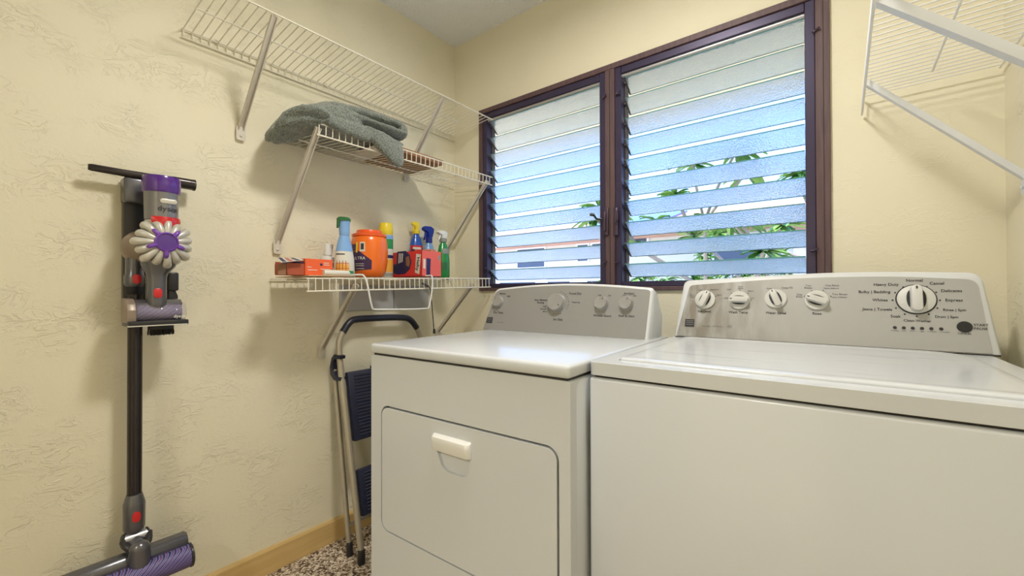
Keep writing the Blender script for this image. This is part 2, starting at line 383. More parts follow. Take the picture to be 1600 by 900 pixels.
lf_fill = thing('ceiling_lamp', 'round frosted fitting added around the fill light in the unseen hallway', 'lamp', (1.35, -3.3, RH))  # added fitting that houses the fill light, out of view
MB().lathe([(.17, 0), (.17, -.018), (.155, -.022)], n=40).build('rim', M['white'], lf_fill)
MB().lathe([(.15, -.022), (.146, -.045), (.12, -.068), (.07, -.082), (.001, -.086)], n=40).build('diffuser', M['lampglass'], lf_fill)

# ------------------------------------------------------------------ window
win = bpy.data.objects.new('window_1', None); COL.objects.link(win); win['kind'] = 'structure'
f = MB()     # outer wood frame, in the wall's thickness and 12 mm proud
yb, yf = .09, -.012
def fbox(mb, x0, x1, z0, z1, y0=yf, y1=yb, m=None, bev=.002, **k_): mb.box(((x0+x1)/2, (y0+y1)/2, (z0+z1)/2), (x1-x0, y1-y0, z1-z0), m, bev, seg=1)
BW = M['brownwood']; fbox(f, WX0, .222, WZ0, WZ1, m=BW); fbox(f, 1.676, WX1, WZ0, WZ1, m=BW); fbox(f, .222, 1.676, WZ1-.024, WZ1, m=BW); fbox(f, .222, 1.676, WZ0, WZ0+.016, m=BW)
f.box((1.6975, -.0125, (WZ0+WZ1)/2), (.0015, .0015, .95), M['gap'])
f.build('window_frame', M['brownwood'], win)
f = MB(); fbox(f, .936, .980, WZ0+.016, WZ1-.024, y0=-.012, m=BW); f.box((.958, -.0125, 1.56), (.003, .002, .93), M['gap'])
f.build('mullion', M['brownwood'], win)
BL0, PIT_, NB = 1.188, .0882, 10
tops = [BL0 - .0882 + k*PIT_ for k in range(1, NB+1)]      # 1.188 .. 1.982
DY, DZ = .060, -.050
for (xa, xb, side) in ((.222, .936, 'L'), (.980, 1.676, 'R')):
    sz0, sz1 = WZ0+.016, WZ1-.024
    sash = MB(); w_ = .028
    fbox(sash, xa, xa+w_, sz0, sz1, -.006, .05); fbox(sash, xb-w_, xb, sz0, sz1, -.006, .05)
    fbox(sash, xa+w_, xb-w_, sz1-.03, sz1, -.004, .05); fbox(sash, xa+w_, xb-w_, sz0, sz0+.022, -.004, .05)
    sash.build('sash', M['bronze'], win)
    hb = MB(); hb.tube([(xa+w_, .012, sz1-.036), (xb-w_, .012, sz1-.036)], .010, n=10); hb.build('head_bar', M['alu'], win)
    gx0, gx1 = xa+w_+.012, xb-w_-.002
    # side jamb strip carrying the louver operators
    js = MB()
    js.box((xa+w_+.004, .045, (sz0+sz1)/2), (.006, .022, sz1-sz0), None)
    for t_ in tops:
        js.box((xa+w_+.006, .035, t_-.015), (.008, .03, .010), None, .001)
        js.box((xa+w_+.006, .050, t_-.045), (.006, .010, .05), None, .001)
    js.build('operator_strip', M['clip'], win)
    for t_ in tops:
        a = Vector((0, .010, t_)); b_ = Vector((0, .010+DY, t_+DZ)); d = (b_-a).normalized(); nn = Vector((0, -d.z, d.y)) * .0025
        gb = MB()
        gb.loft([[Vector((x, 0, 0))+a-nn, Vector((x, 0, 0))+a+nn, Vector((x, 0, 0))+b_+nn, Vector((x, 0, 0))+b_-nn] for x in (gx0, gx1)])
        gb.build('louver_blade', M['glass'], win, smooth=False)
        for m_, p in ((a, 0), (b_, 1)):
            pass
        eg = MB()
        for q, sg in ((a, -1), (b_, 1)):
            eg.loft([[Vector((x, 0, 0))+q-nn, Vector((x, 0, 0))+q+nn, Vector((x, 0, 0))+q+nn+d*sg*.0012, Vector((x, 0, 0))+q-nn+d*sg*.0012] for x in (gx0, gx1)])
        eg.build('blade_edge', M['glassedge'], win, smooth=False)
        cl = MB()
        for x in (gx0-.002,):
            cl.loft([[Vector((xx, 0, 0))+a-nn*2.4-d*.004, Vector((xx, 0, 0))+a+nn*2.0-d*.004, Vector((xx, 0, 0))+b_+nn*1.2, Vector((xx, 0, 0))+b_-nn*1.2] for xx in (x-.003, x+.003)])
        cl.build('louver_clip', M['clip'], win, smooth=False)
# turn clips, lock and crank
def wpart(name, mb, m): return mb.build(name, m, win)
for (px, py) in ((1272, 49), (943, 152), (964, 147), (1270, 392), (944, 411), (962, 411), (758, 420)):
    p = ony(px, py, -.016); k = MB(); k.ball(p, .006, sc=(1.2, .9, .8), n=10); k.tube([p, p+Vector((.014, -.006, .006))], .0035, n=6); wpart('turn_clip', k, M['bronze2'])
for (px, dx) in ((947.5, 0), (962, 0)):
    p0 = ony(px, 325, -.018); p1 = ony(px, 368, -.018)
    k = MB(); k.box((p0+p1)/2, (.020, .010, abs(p0.z-p1.z)), None, .003)
    if px > 950: k.tube(smoothpath([p0+Vector((.0, -.008, 0)), p0+Vector((.012, -.02, -.005)), p0+Vector((.016, -.018, -.05)), p0+Vector((.004, -.008, -.065))]), .004, n=8)
    else: k.box((p0+p1)/2+Vector((-.004, -.009, 0)), (.012, .012, abs(p0.z-p1.z)*.7), None, .004)
    wpart('sash_lock', k, M['bronze2'])
p = ony(940, 342, -.02); k = MB(); a1 = ony(932, 343, -.03); a2 = ony(928, 336, -.045); a3 = ony(922, 335, -.05)
k.tube(smoothpath([p, a1, a2]), .0045, n=8); k.tube([a2, a3], .007, n=10); wpart('crank_handle', k, M['black'])

# ------------------------------------------------------------------ outside
struct(MB().box((-1, 14, -3.05), (60, 40, .1)).build('ground', M['ground'], smooth=False))
ev = thing('roof_eave', 'beige boarded roof eave jutting out above the louvered window', 'eave', (1, .1, 2.15))
MB().box((0, .475, .03), (9, .95, .03)).build('soffit', M['soffit'], ev, smooth=False)
MB().box((0, .965, .06), (9, .025, .14), None, .003).build('fascia', M['whitepaint'], ev, smooth=False)
hs = thing('neighbor_house', 'pale stucco house with pinkish shingle roof beyond the louvered window', 'house', (0, 8, -3))
def hb(x0, x1, y0, y1, z0, z1, nm, m): return MB().box(((x0+x1)/2, (y0+y1)/2-8, (z0+z1)/2+3), (x1-x0, y1-y0, z1-z0)).build(nm, m, hs, smooth=False)
hb(-11, 1.0, 8, 14, -3, 2.45, 'wall', M['housewall'])
rf_ = MB(); rf_.prism([(-11.6, -.55, 5.42), (-11.6, 3.0, 6.35), (-11.6, 6.55, 5.42), (-11.6, 6.55, 5.30), (-11.6, -.55, 5.30)], (13.2, 0, 0)); rf_.build('roof', M['houseroof'], hs, smooth=False)
hb(-11.6, 1.6, 7.43, 7.47, 2.30, 2.42, 'fascia', M['whitepaint'])
def hwin(x0, x1, z0, z1, m=None):
    fr = MB(); fr.plate([(x0-.05, -.03, z0+2.95), (x1+.05, -.03, z0+2.95), (x1+.05, -.03, z1+3.05), (x0-.05, -.03, z1+3.05)], [[(x0, -.03, z0+3), (x1, -.03, z0+3), (x1, -.03, z1+3), (x0, -.03, z1+3)]], (0, .05, 0))
    o = fr.build('window', M['whitepaint'], hs, smooth=False)
    MB().box(((x0+x1)/2, 0, (z0+z1)/2+3), (x1-x0, .02, z1-z0)).build('pane', m or M['housewin'], o, smooth=False)
for x0, x1, z0, z1 in ((-5.63, -4.70, 1.75, 2.26), (-3.67, -3.38, 1.85, 2.26), (-3.25, -2.9, 2.10, 2.26), (-2.15, -1.85, 1.95, 2.3),
                       (-6.3, -5.0, .9, 1.33), (-4.6, -3.9, .9, 1.33), (-3.4, -3.05, .9, 1.33), (-.4, .5, 1.5, 2.2)): hwin(x0, x1, z0, z1)
sp_ = MB(); sp_.box((0, 0, 0), (2.1, 1.5, .05), None, .005, rot=Matrix.Rotation(math.radians(14.7), 3, 'X')); so = sp_.build('solar_panel', M['solar'], hs, smooth=False); so.location = (-2.4, .75, 5.90)
h2 = thing('far_house', 'small pinkish roofed building high behind the tree branches', 'house', (7, 20, -3))
MB().box((0, 0, 4.1), (7, 4, 8.2)).build('wall', M['housewall'], h2, smooth=False)
MB().prism([(-4, -2.4, 8.2), (0, -2.4, 10), (4, -2.4, 8.2)], (0, 4.8, 0)).build('roof', M['houseroof'], h2, smooth=False)
tr_ = thing('plumeria_tree', 'green leafy tree with pale grey forking branches outside the right sash', 'tree', (2.95, 3.7, -3))
random.seed(11)
br = MB(); tips = []
def grow(p, d, ln, r, dep):
    q = p + d*ln; mid = p.lerp(q, .5) + Vector((random.uniform(-.05, .05), random.uniform(-.05, .05), .03))*ln
    br.tube(smoothpath([p, mid, q], 1), [r, r*.95, r*.9, r*.85, r*.8, r*.8][:len(smoothpath([p, mid, q], 1))], n=7)
    if dep <= 1: tips.append((q, d))
    if dep == 0: return
    for k in range(random.choice((2, 3, 3))):
        a = random.uniform(0, 2*PI); t_ = random.uniform(.45, .85)
        s_ = Vector((math.cos(a), math.sin(a)*.7, 0)); nd = (d*math.cos(t_) + (s_ - d*s_.dot(d)).normalized()*math.sin(t_)).normalized(); nd.z = abs(nd.z)*.8+.1; nd.normalize()
        grow(q, nd, ln*random.uniform(.58, .76), r*.68, dep-1)
for k in range(5):
    a = k*1.25
    grow(Vector((.1*math.cos(a), .1*math.sin(a), 0)), Vector((.26*math.cos(a), .24*math.sin(a), 1)).normalized(), 2.15+.3*random.random(), .055, 4)
br.build('branches', M['bark'], tr_)
lv = MB(); 
for q, d in tips:
    for k in range(18):
        a = 2*PI*k/18+random.random(); el = random.uniform(-.3, .7)
        ld = Vector((math.cos(a)*math.cos(el), math.sin(a)*math.cos(el), math.sin(el))); sd = ld.cross(Vector((0, 0, 1))).normalized(); L = random.uniform(.12, .22); w0 = L*.17
        c0 = q+ld*.01; pts = []
        for t_, wv_ in ((0, .15), (.3, .8), (.6, 1), (.85, .6), (1, .05)):
            c = c0+ld*(L*t_)+Vector((0, 0, -.35*L*t_*t_)); pts.append((c-sd*w0*wv_, c+Vector((0, 0, -.012)), c+sd*w0*wv_))
        vs = [[lv.bm.verts.new(p) for p in r] for r in pts]
        for r1, r2 in zip(vs, vs[1:]):
            for j in (0, 1): lv.bm.faces.new((r1[j], r1[j+1], r2[j+1], r2[j]))
lv.build('foliage', M['leaf'], tr_, recalc=False)
def copy_tree(root, loc, rz, sc, label):
    r = root.copy(); COL.objects.link(r); r.location = loc; r.rotation_euler = (0, 0, rz); r.scale = (sc,)*3; r['label'] = label
    for ch in list(root.children):
        c = ch.copy(); COL.objects.link(c); c.parent = r
    return r
tr_['group'] = 'leafy trees beyond the window'
copy_tree(tr_, (.55, 5.2, -3), 2.0, .84, 'shorter leafy tree whose crown shows through the lowest louver gaps')


# ------------------------------------------------------------------ wire shelves
RAD = .0022
def strut(parent, p0, p1, m, wdir, w=.019, plate=True):
    """channel strut from the shelf's front rail p0 down to the wall at p1, with a screwed wall tab"""
    p0, p1 = Vector(p0), Vector(p1); d = (p1-p0).normalized(); y = Vector((0, 1, 0)); nrm = d.cross(y).normalized()
    mb = MB(); h = w*.35
    prof = [(-w/2, -h), (w/2, -h), (w/2, h), (w/2-.003, h), (w/2-.003, -h+.003), (-w/2+.003, -h+.003), (-w/2+.003, h), (-w/2, h)]
    mb.loft([[p + y*a + nrm*b for a, b in prof] for p in (p0, p1)])
    k = mb.build('support_bracket', m, parent)
    t_ = MB(); o2 = [(a, b) for a, b in rrect(.030, .052, .008, 4)]
    s_ = Vector((0, 0, 1)); x_ = Vector((wdir, 0, 0))
    t_.prism([Vector((p1.x-wdir*.002, p1.y+a, p1.z-.012+b)) for a, b in o2], x_*-.004)
    t_.ball((p1.x-wdir*.004-wdir*.004, p1.y, p1.z-.022), .0045, M['screw'], (.5, 1, 1), 10)
    t_.mats = [None, M['screw']]
    o = t_.bm; tt = t_
    tt.mats = [m, M['screw']]
    for fc in o.faces: pass
    ob = tt.build('wall_tab', m, k)
    return k
def zl(a, b, y, y0, y1): return a + (b-a)*(y-y0)/(y1-y0)
def wshelf(name, label, wallx, xf, y0, y1, zr, zf, lip, liph, group=None, mw=None, y0f=None, mid=(.5,), spacing=.0254, pins=True):
    """lip: 'rear_down', 'front_up', 'front_down'. zr, zf: (z at y0, z at y1) of rear and front rail"""
    mw = mw or M['wire']; y0f = y0 if y0f is None else y0f
    s = 1 if xf > wallx else -1; xr = wallx + s*.010
    root = thing(name, label, 'shelf', (0, 0, 0), group='white wire wall shelves')
    def R(y): return Vector((xr, y, zl(*zr, y, y0, y1)))
    def Fp(y): return Vector((xf, y, zl(*zf, y, y0, y1)))
    wires = MB(); nW = int((y1-y0-.01)/spacing)
    for k in range(nW+1):
        y = y0+.006+k*spacing; a, b = R(y)+Vector((0, 0, .003)), Fp(y)+Vector((0, 0, .003))
        pts = [a, b]
        if lip == 'front_down': pts = [a, b+Vector((s*.002, 0, -.001)), b+Vector((s*.003, 0, -liph))]
        if lip == 'front_up': pts = [a, b+Vector((s*.002, 0, .001)), b+Vector((s*.003, 0, liph))]
        if lip == 'rear_down': pts = [b, a+Vector((-s*.002, 0, -.001)), a+Vector((-s*.003, 0, -liph))]
        for p, q in zip(pts, pts[1:]): wires.tube([p, q], .0018, n=5)
    wires.build('deck_wires', mw, root)
    MB().tube([Fp(y0f), Fp(y1)], .0030, n=8).build('front_rail', mw, root)
    MB().tube([R(y0), R(y1)], .0026, n=8).build('rear_rail', mw, root)
    for t_ in mid: MB().tube([R(y0).lerp(Fp(y0), t_)-Vector((0, 0, .003)), R(y1-.1).lerp(Fp(y1-.1), t_)-Vector((0, 0, .003))], .0028, n=8).build('middle_rail', mw, root)
    up = Vector((0, 0, liph if lip == 'front_up' else -liph))
    if lip.startswith('front'): MB().tube([Fp(y0f)+up+Vector((s*.003, 0, 0)), Fp(y1)+up+Vector((s*.003, 0, 0))], .0030, n=8).build('lip_rail', mw, root)
    else: MB().tube([R(y0)+up+Vector((-s*.003, 0, 0)), R(y1)+up+Vector((-s*.003, 0, 0))], .0030, n=8).build('lip_rail', mw, root)
    yy = y0+.10
    while yy < y1-.05 and pins:
        c = MB(); p = R(yy); c.box(p+Vector((-s*.003, 0, .002)), (.012, .012, .012), None, .003); c.ball(p+Vector((s*.004, 0, .004)), .004, n=8); c.build('wall_clip', mw, root); yy += .40
    return root
up_ = wshelf('wire_shelf', 'long white wire shelf at the top of the left wall', 0, .288, -1.27, -.006, (1.957, 1.957), (1.984, 1.984), 'rear_down', .027)
strut(up_, (.285, -1.09, 1.978), (.008, -1.093, 1.668), M['strut'], -1)
strut(up_, (.285, -.347, 1.978), (.008, -.347, 1.668), M['strut'], -1)
mi_ = wshelf('wire_shelf', 'white wire shelf under the folded grey green towel', 0, .288, -.95, -.008, (1.660, 1.660), (1.630, 1.636), 'front_up', .040)
strut(mi_, (.288, -.945, 1.655), (.008, -.965, 1.262), M['strut'], -1)
strut(mi_, (.288, -.045, 1.650), (.008, -.067, 1.312), M['strut'], -1)
lo_ = wshelf('wire_shelf', 'white wire shelf carrying the cleaning bottles', 0, .297, -.992, -.035, (1.124, 1.140), (1.121, 1.142), 'front_down', .044)
strut(lo_, (.292, -.80, 1.100), (.008, -.786, .832), M['strut'], -1)
strut(lo_, (.292, -.16, 1.112), (.008, -.138, .856), M['strut'], -1)
ri_ = wshelf('wire_shelf', 'white wire shelf high on the right wall above the washer', RW, 1.795, -1.15, -.012, (1.668, 1.668), (1.664, 1.664), 'front_down', .048, mw=M['wirew'])
strut(ri_, (1.797, -.62, 1.640), (RW-.008, -.62, 1.370), M['strutg'], 1, w=.023)
strut(ri_, (1.797, -.20, 1.640), (RW-.008, -.20, 1.335), M['strutg'], 1)
def zdeck(y): return 1.1265 + (y+.99)/.95*.0185 + .0045

# ------------------------------------------------------------------ towel
def towel():
    mb = MB(); rnd = random.Random(3)
    def lump(st, n=20):
        """st: stations (y, xc, zc, half x, half z, tilt)"""
        rings = []
        dense = []
        for a, b in zip(st, st[1:]):
            for k in range(6):
                t_ = k/6; t_ = t_*t_*(3-2*t_); dense.append([p+(q-p)*t_ for p, q in zip(a, b)])
        dense.append(list(st[-1]))
        for (y, xc, zc, hx, hz, ti) in dense:
            ring = []
            for j in range(n):
                a = 2*PI*j/n; c, s_ = math.cos(a), math.sin(a)
                px_ = math.copysign(abs(c)**.75, c)*hx; pz = math.copysign(abs(s_)**.75, s_)*hz
                x, z = px_*math.cos(ti)-pz*math.sin(ti), px_*math.sin(ti)+pz*math.cos(ti)
                ring.append(Vector((xc+x, y, zc+z)))
            rings.append(ring)
        mb.loft(rings)
    # big rounded left end, lying over the shelf's end
    lump([(-1.050, .17, 1.640, .05, .008, .1), (-1.035, .165, 1.652, .10, .026, .1), (-1.0, .16, 1.678, .135, .044, .05), (-.95, .16, 1.700, .148, .056, 0), (-.89, .162, 1.716, .152, .066, 0), (-.83, .163, 1.722, .152, .068, 0), (-.79, .163, 1.715, .148, .060, 0), (-.77, .163, 1.70, .13, .04, 0)])
    # top fold
    lump([(-.93, .165, 1.755, .10, .014, -.1), (-.89, .172, 1.765, .13, .026, -.12), (-.80, .180, 1.774, .135, .024, -.10), (-.72, .180, 1.776, .135, .020, -.06), (-.64, .180, 1.774, .135, .019, -.03), (-.60, .180, 1.770, .132, .019, 0), (-.588, .180, 1.768, .12, .012, 0)])
    # middle fold
    lump([(-.86, .180, 1.732, .12, .012, 0), (-.82, .188, 1.735, .128, .017, 0), (-.72, .190, 1.736, .132, .0165, 0), (-.64, .190, 1.733, .135, .0165, 0), (-.585, .190, 1.733, .134, .0165, 0), (-.572, .190, 1.733, .12, .010, 0)])
    # turned end joining the two folds
    lump([(-.605, .26, 1.752, .050, .032, 0), (-.588, .26, 1.751, .052, .035, 0), (-.572, .26, 1.749, .050, .031, 0), (-.563, .26, 1.747, .035, .017, 0)])
    # lower folds
    lump([(-.82, .19, 1.700, .12, .012, 0), (-.76, .20, 1.702, .125, .019, 0), (-.68, .205, 1.694, .125, .017, -.05), (-.60, .20, 1.690, .115, .012, -.05), (-.585, .20, 1.69, .10, .006, 0)])
    lump([(-.945, .285, 1.700, .018, .010, 0), (-.92, .292, 1.692, .022, .022, 0), (-.87, .296, 1.684, .022, .026, 0), (-.82, .300, 1.682, .022, .028, 0), (-.76, .302, 1.680, .022, .030, 0)])
    # corner draped over the lip
    lump([(-.80, .285, 1.690, .030, .022, 0), (-.74, .300, 1.684, .026, .028, .0), (-.70, .308, 1.668, .020, .040, .0), (-.66, .311, 1.648, .018, .052, 0), (-.625, .310, 1.636, .017, .052, 0), (-.603, .307, 1.634, .014, .042, 0), (-.595, .305, 1.634, .008, .025, 0)])
    # left turned-in edge
    lump([(-1.060, .20, 1.632, .03, .008, .9), (-1.045, .21, 1.645, .065, .017, .75), (-1.01, .225, 1.662, .095, .020, .5), (-.96, .245, 1.680, .095, .020, .35), (-.92, .255, 1.69, .07, .012, .2)])
    for v_ in mb.bm.verts:
        if v_.co.z < 1.668 and v_.co.x < .293 and v_.co.y > -.94: v_.co.z = 1.668
        if v_.co.y > -.64 and v_.co.x < .285 and v_.co.z < 1.692: v_.co.z = 1.692
        if v_.co.x < .012: v_.co.x = .012
    o = mb.build('folded_towel', M['towel'])
    r = o.modifiers.new('r', 'REMESH'); r.mode = 'VOXEL'; r.voxel_size = .0034
    s_ = o.modifiers.new('s', 'SMOOTH'); s_.factor = .5; s_.iterations = 1
    tx = bpy.data.textures.new('terry_lumps', 'CLOUDS'); tx.noise_scale = .045; tx.noise_depth = 2
    d = o.modifiers.new('d', 'DISPLACE'); d.texture = tx; d.strength = .008; d.mid_level = .5
    tx2 = bpy.data.textures.new('terry_pile', 'CLOUDS'); tx2.noise_scale = .006
    d2 = o.modifiers.new('d2', 'DISPLACE'); d2.texture = tx2; d2.strength = .003; d2.mid_level = .5
    tag(o, 'folded grey green terry towel draped over the middle wire shelf', 'towel')
towel()
# flat boards on the middle shelf, right of the towel
def flatboard(name, label, cat, m, y0, y1, x0, x1, z, t_, parent=None):
    o = MB().box(((x0+x1)/2, (y0+y1)/2, z+t_/2), (x1-x0, y1-y0, t_), None, .001).build(name, m); tag(o, label, cat); return o
flatboard('cardboard_sheet', 'flat brown cardboard sheet lying on the middle shelf right of the towel', 'cardboard', M['card'], -.60, -.34, .03, .275, 1.666, .022)
flatboard('paper_sheet', 'white paper sheet lying flat under the towel by the brown cardboard', 'paper', M['cardw'], -.70, -.61, .03, .275, 1.6645, .0025)

# ------------------------------------------------------------------ items on the lower shelf
def spot(px, X):
    p = onx(px, 432, X); return Vector((X, p.y, zdeck(p.y)))
def zat(px, py, X): return onx(px, py, X).z
# thin tan card under the orange carton
pa, pb = onx(424, 434, .2), onx(490, 434, .2)
o = MB().box((.17, -.90, zdeck(-.90)+.0005), (.26, .17, .003), None, .0008, rot=Matrix.Rotation(.0195, 3, 'X')).build('card_sheet', M['cardt']); tag(o, 'thin tan card sheet under the orange carton at the shelf end', 'card')
# orange carton
def carton():
    X = .275; a, b = onx(477, 430, X), onx(520, 430, X); y0, y1 = a.y, b.y; z0 = zdeck(y0)+.003; h = zat(500, 405, X)-z0; yL = onx(451, 430, X).y
    root = thing('orange_carton', 'low open orange cardboard carton with a torn flap at the left end', 'box', (0, y0, z0))
    W_ = .11
    MB().box((X-W_/2, (y1-y0)/2, h/2), (W_, y1-y0, h), None, .0012).build('sleeve', M['boxorange'], root, smooth=False)
    tr = MB(); L = y0-yL
    tr.box((X-W_/2, -L/2, .002), (W_-.012, L, .003)); tr.box((X-.008, -L/2, h*.36), (.002, L, h*.66)); tr.box((X-W_+.008, -L/2, h*.42), (.002, L, h*.80)); tr.box((X-W_/2, -L, h*.36), (W_-.012, .002, h*.6))
    tr.build('inner_tray', M['boxdark'], root, smooth=False)
    MB().box((X-W_/2, -L/2+.01, h*.55), (W_-.03, L*.75, h*.5), None, .004).build('contents', M['navylabel'], root)
    fl = MB(); p = [Vector((X+.01, -L-.030, h*.66)), Vector((X+.012, -.012, h*.86)), Vector((X-.05, -.004, h*1.04)), Vector((X-.06, -L-.010, h*.98))]
    fl.prism(p, (0, 0, .0015)); fo = fl.build('flap', M['cardw'], root, smooth=False)
    fp = MB()
    for k in range(3):
        t0, t1 = .08+k*.30, .24+k*.30
        q = [p[0].lerp(p[1], t0), p[0].lerp(p[1], t1), p[3].lerp(p[2], t1-.05), p[3].lerp(p[2], t0-.05)]
        fp.prism([v_+Vector((.0006, 0, .0020)) for v_ in q], (0, 0, .0005), M['redplastic'] if k % 2 else M['navylabel'])
        fp.prism([v_+Vector((.0006, 0, -.0012)) for v_ in q], (0, 0, .0005), M['redplastic'] if k % 2 else M['navylabel'])
    fp.build('flap_print', None, fo, smooth=False)
    MB().prism([(X-.01, -L-.030, 0), (X-.01, -L-.006, 0), (X-.012, -L-.004, h*.62), (X-.02, -L-.026, h*.60)], (.002, 0, 0)).build('end_flap', M['card'], root, smooth=False)
    # printed marks on the front
    y = lambda px: onx(px, 420, X).y-y0
    pr = MB(); pr.lathe([(.0048, 0), (.0048, .0006)], (X, y(502), zat(502, 413.5, X)-z0), 'X', n=16); pr.build('emblem', M['navylabel'], root, smooth=False)
    its = [('oooo', (X, y(506), zat(506, 412, X)-z0), (0, 1, 0), (0, 0, 1), .006, 'LEFT'), ('oooooo', (X, y(501), zat(501, 421, X)-z0), (0, 1, 0), (0, 0, 1), .004, 'LEFT')]
    pl = MB()
    for (xa, xb, yy) in ((506, 514, 411), (506, 515, 414), (501, 516, 420.5), (480, 487, 417), (481, 496, 421.5)): pl.box((X+.0003, (y(xa)+y(xb))/2, zat(xa, yy, X)-z0), (.0005, y(xb)-y(xa), .0022))
    pl.build('print_lines', M['cardw'], root, smooth=False)
carton()
# small white bottle leaning behind the carton
s_ = spot(508, .11)
root = thing('glue_bottle', 'small white bottle with ribbed cap behind the orange carton', 'bottle', s_)
hB = zat(508, 381, .11)-s_.z
root.rotation_euler = (math.radians(-7), 0, 0)
MB().lathe([(.002, 0), (.024, 0), (.026, .004), (.026, hB*.55), (.024, hB*.62), (.013, hB*.64), (.013, hB*.66)], n=28).build('body', M['white'], root)
cp = MB(); cp.lathe([(.0165, hB*.66), (.0165, hB*.98), (.015, hB), (.001, hB)], n=24); cp.build('cap', M['white'], root)
MB().lathe([(.0263, hB*.30), (.0263, hB*.44)], n=28, cap=False).build('label_band', M['inkgrey'], root)
# white roll lying on the shelf
a_, b_ = onx(518, 427, .285), onx(546, 429, .285)
zt = zdeck(a_.y)+.011
rl = MB(); rl.tube([(.285, a_.y-.03, zt), (.285, a_.y, zt), (.285, b_.y-.006, zt), (.285, b_.y, zt-.002)], [.010, .0105, .0105, .006], n=16)
tag(rl.build('wrapped_roll', M['cardw']), 'short off-white wrapped roll lying right of the orange carton', 'roll')
# air freshener trigger bottle
def trigger(mb, base, h, w, face=(-.05, 0), col=None):
    """sprayer head: base point (top of neck), height h; nozzle points along (fx, fy)"""
    fx, fy = face; d = Vector((fx, fy, 0)).normalized()
    s_ = Vector((-d.y, d.x, 0)); z = Vector((0, 0, 1)); b0 = Vector(base)
    prof = [(-.32*w, 0), (.30*w, 0), (.34*w, .45*h), (.95*w, .62*h), (1.0*w, .80*h), (.75*w, .98*h), (-.15*w, 1.0*h), (-.62*w, .82*h), (-.55*w, .5*h)]
    mb.prism([b0 - s_*(w*.3) + d*a + z*b for a, b in prof], s_*(w*.6), col, bev=w*.10, seg=2)
    tp = [(.42*w, .50*h), (.62*w, .52*h), (.72*w, .10*h), (.86*w, -.22*h), (.74*w, -.24*h), (.55*w, .08*h)]
    mb.prism([b0 - s_*(w*.14) + d*a + z*b for a, b in tp], s_*(w*.28), col, bev=w*.04, seg=1)
s_ = spot(538, .20); H = zat(535, 339, .20)-s_.z
ZV = lambda px, py, X, s: zat(px, py, X)-s.z
root = thing('air_freshener_bottle', 'tapered cream spray bottle with light blue neck and green trigger top', 'bottle', s_)
h1 = ZV(535, 393, .2, s_)
MB().lathe([(.036, 0), (.040, .004), (.041, .02), (.039, h1*.7), (.034, h1)], n=32, sc=(.72, 1)).build('body', M['cardw'], root)
h2_ = ZV(535, 368, .2, s_)
MB().lathe([(.0345, h1), (.028, h1+(h2_-h1)*.5), (.019, h2_)], n=32, sc=(.72, 1)).build('shoulder', M['ltblue'], root)
nk = MB(); nk.lathe([(.019, h2_), (.020, h2_+.004), (.021, h2_+.02), (.021, H-.028), (.024, H-.014)], n=24, sc=(.8, 1)); nk.build('neck_collar', M['ltblue'], root)
tg = MB(); tg.lathe([(.0255, H-.016), (.027, H-.008), (.020, H-.001), (.004, H)], (0, -.002, 0), n=24, sc=(.8, 1.05))
tg.prism([(-.007, -.029, H-.010), (-.007, -.016, H-.008), (-.007, -.021, H-.024), (-.007, -.027, H-.046), (-.007, -.030, H-.045)], (.014, 0, 0), bev=.002); tg.build('trigger', M['dkgreen'], root)
lb = MB()
def decal(mb, root_loc, X, pts, m, d=.0008):
    """flat printed shape on the front of an item, at plane X in the world, given by photo points"""
    mb.prism([onx(px, py, X)-Vector(root_loc) for px, py in pts], (d, 0, 0), m)
def arcdecal(mb, rad, sc, a0, a1, zlo, zhi, m, n=8, off=.0006):
    """curved label hugging a lathe body: angles in degrees from +x, zlo/zhi functions or numbers"""
    f0 = zlo if callable(zlo) else (lambda t: zlo); f1 = zhi if callable(zhi) else (lambda t: zhi)
    ra = rad if callable(rad) else (lambda z: rad); rows = []
    for k in range(n+1):
        t_ = k/n; a = math.radians(a0+(a1-a0)*t_); col_ = []
        for j in range(7):
            z = f0(t_)+(f1(t_)-f0(t_))*j/6; r = ra(z)+off
            col_.append(Vector((r*math.cos(a)*sc[0], r*math.sin(a)*sc[1], z)))
        rows.append(col_)
    mb.loft(rows, m, cap=False, closed=False)
lb = MB(); arcdecal(lb, lambda z: .041-.006*max(0, (z-.02)/h1), (.72, 1), -78, 5, .018, h1*.62, M['amber'])
for k in range(4): arcdecal(lb, lambda z: .0413-.006*max(0, (z-.02)/h1), (.72, 1), -70+k*18, -66+k*18, .018, h1*.62, M['boxdark'])
for k in range(2): arcdecal(lb, lambda z: .0413-.006*max(0, (z-.02)/h1), (.72, 1), -78, 5, .03+k*.02, .032+k*.02, M['boxdark'])
arcdecal(lb, lambda z: .041-.006*max(0, (z-.02)/h1), (.72, 1), -80, -20, h1*.86, h1*.90, M['ink'])
arcdecal(lb, .0412, (.72, 1), 5, 40, .005, .022, M['green'])
lb.build('label', None, root)
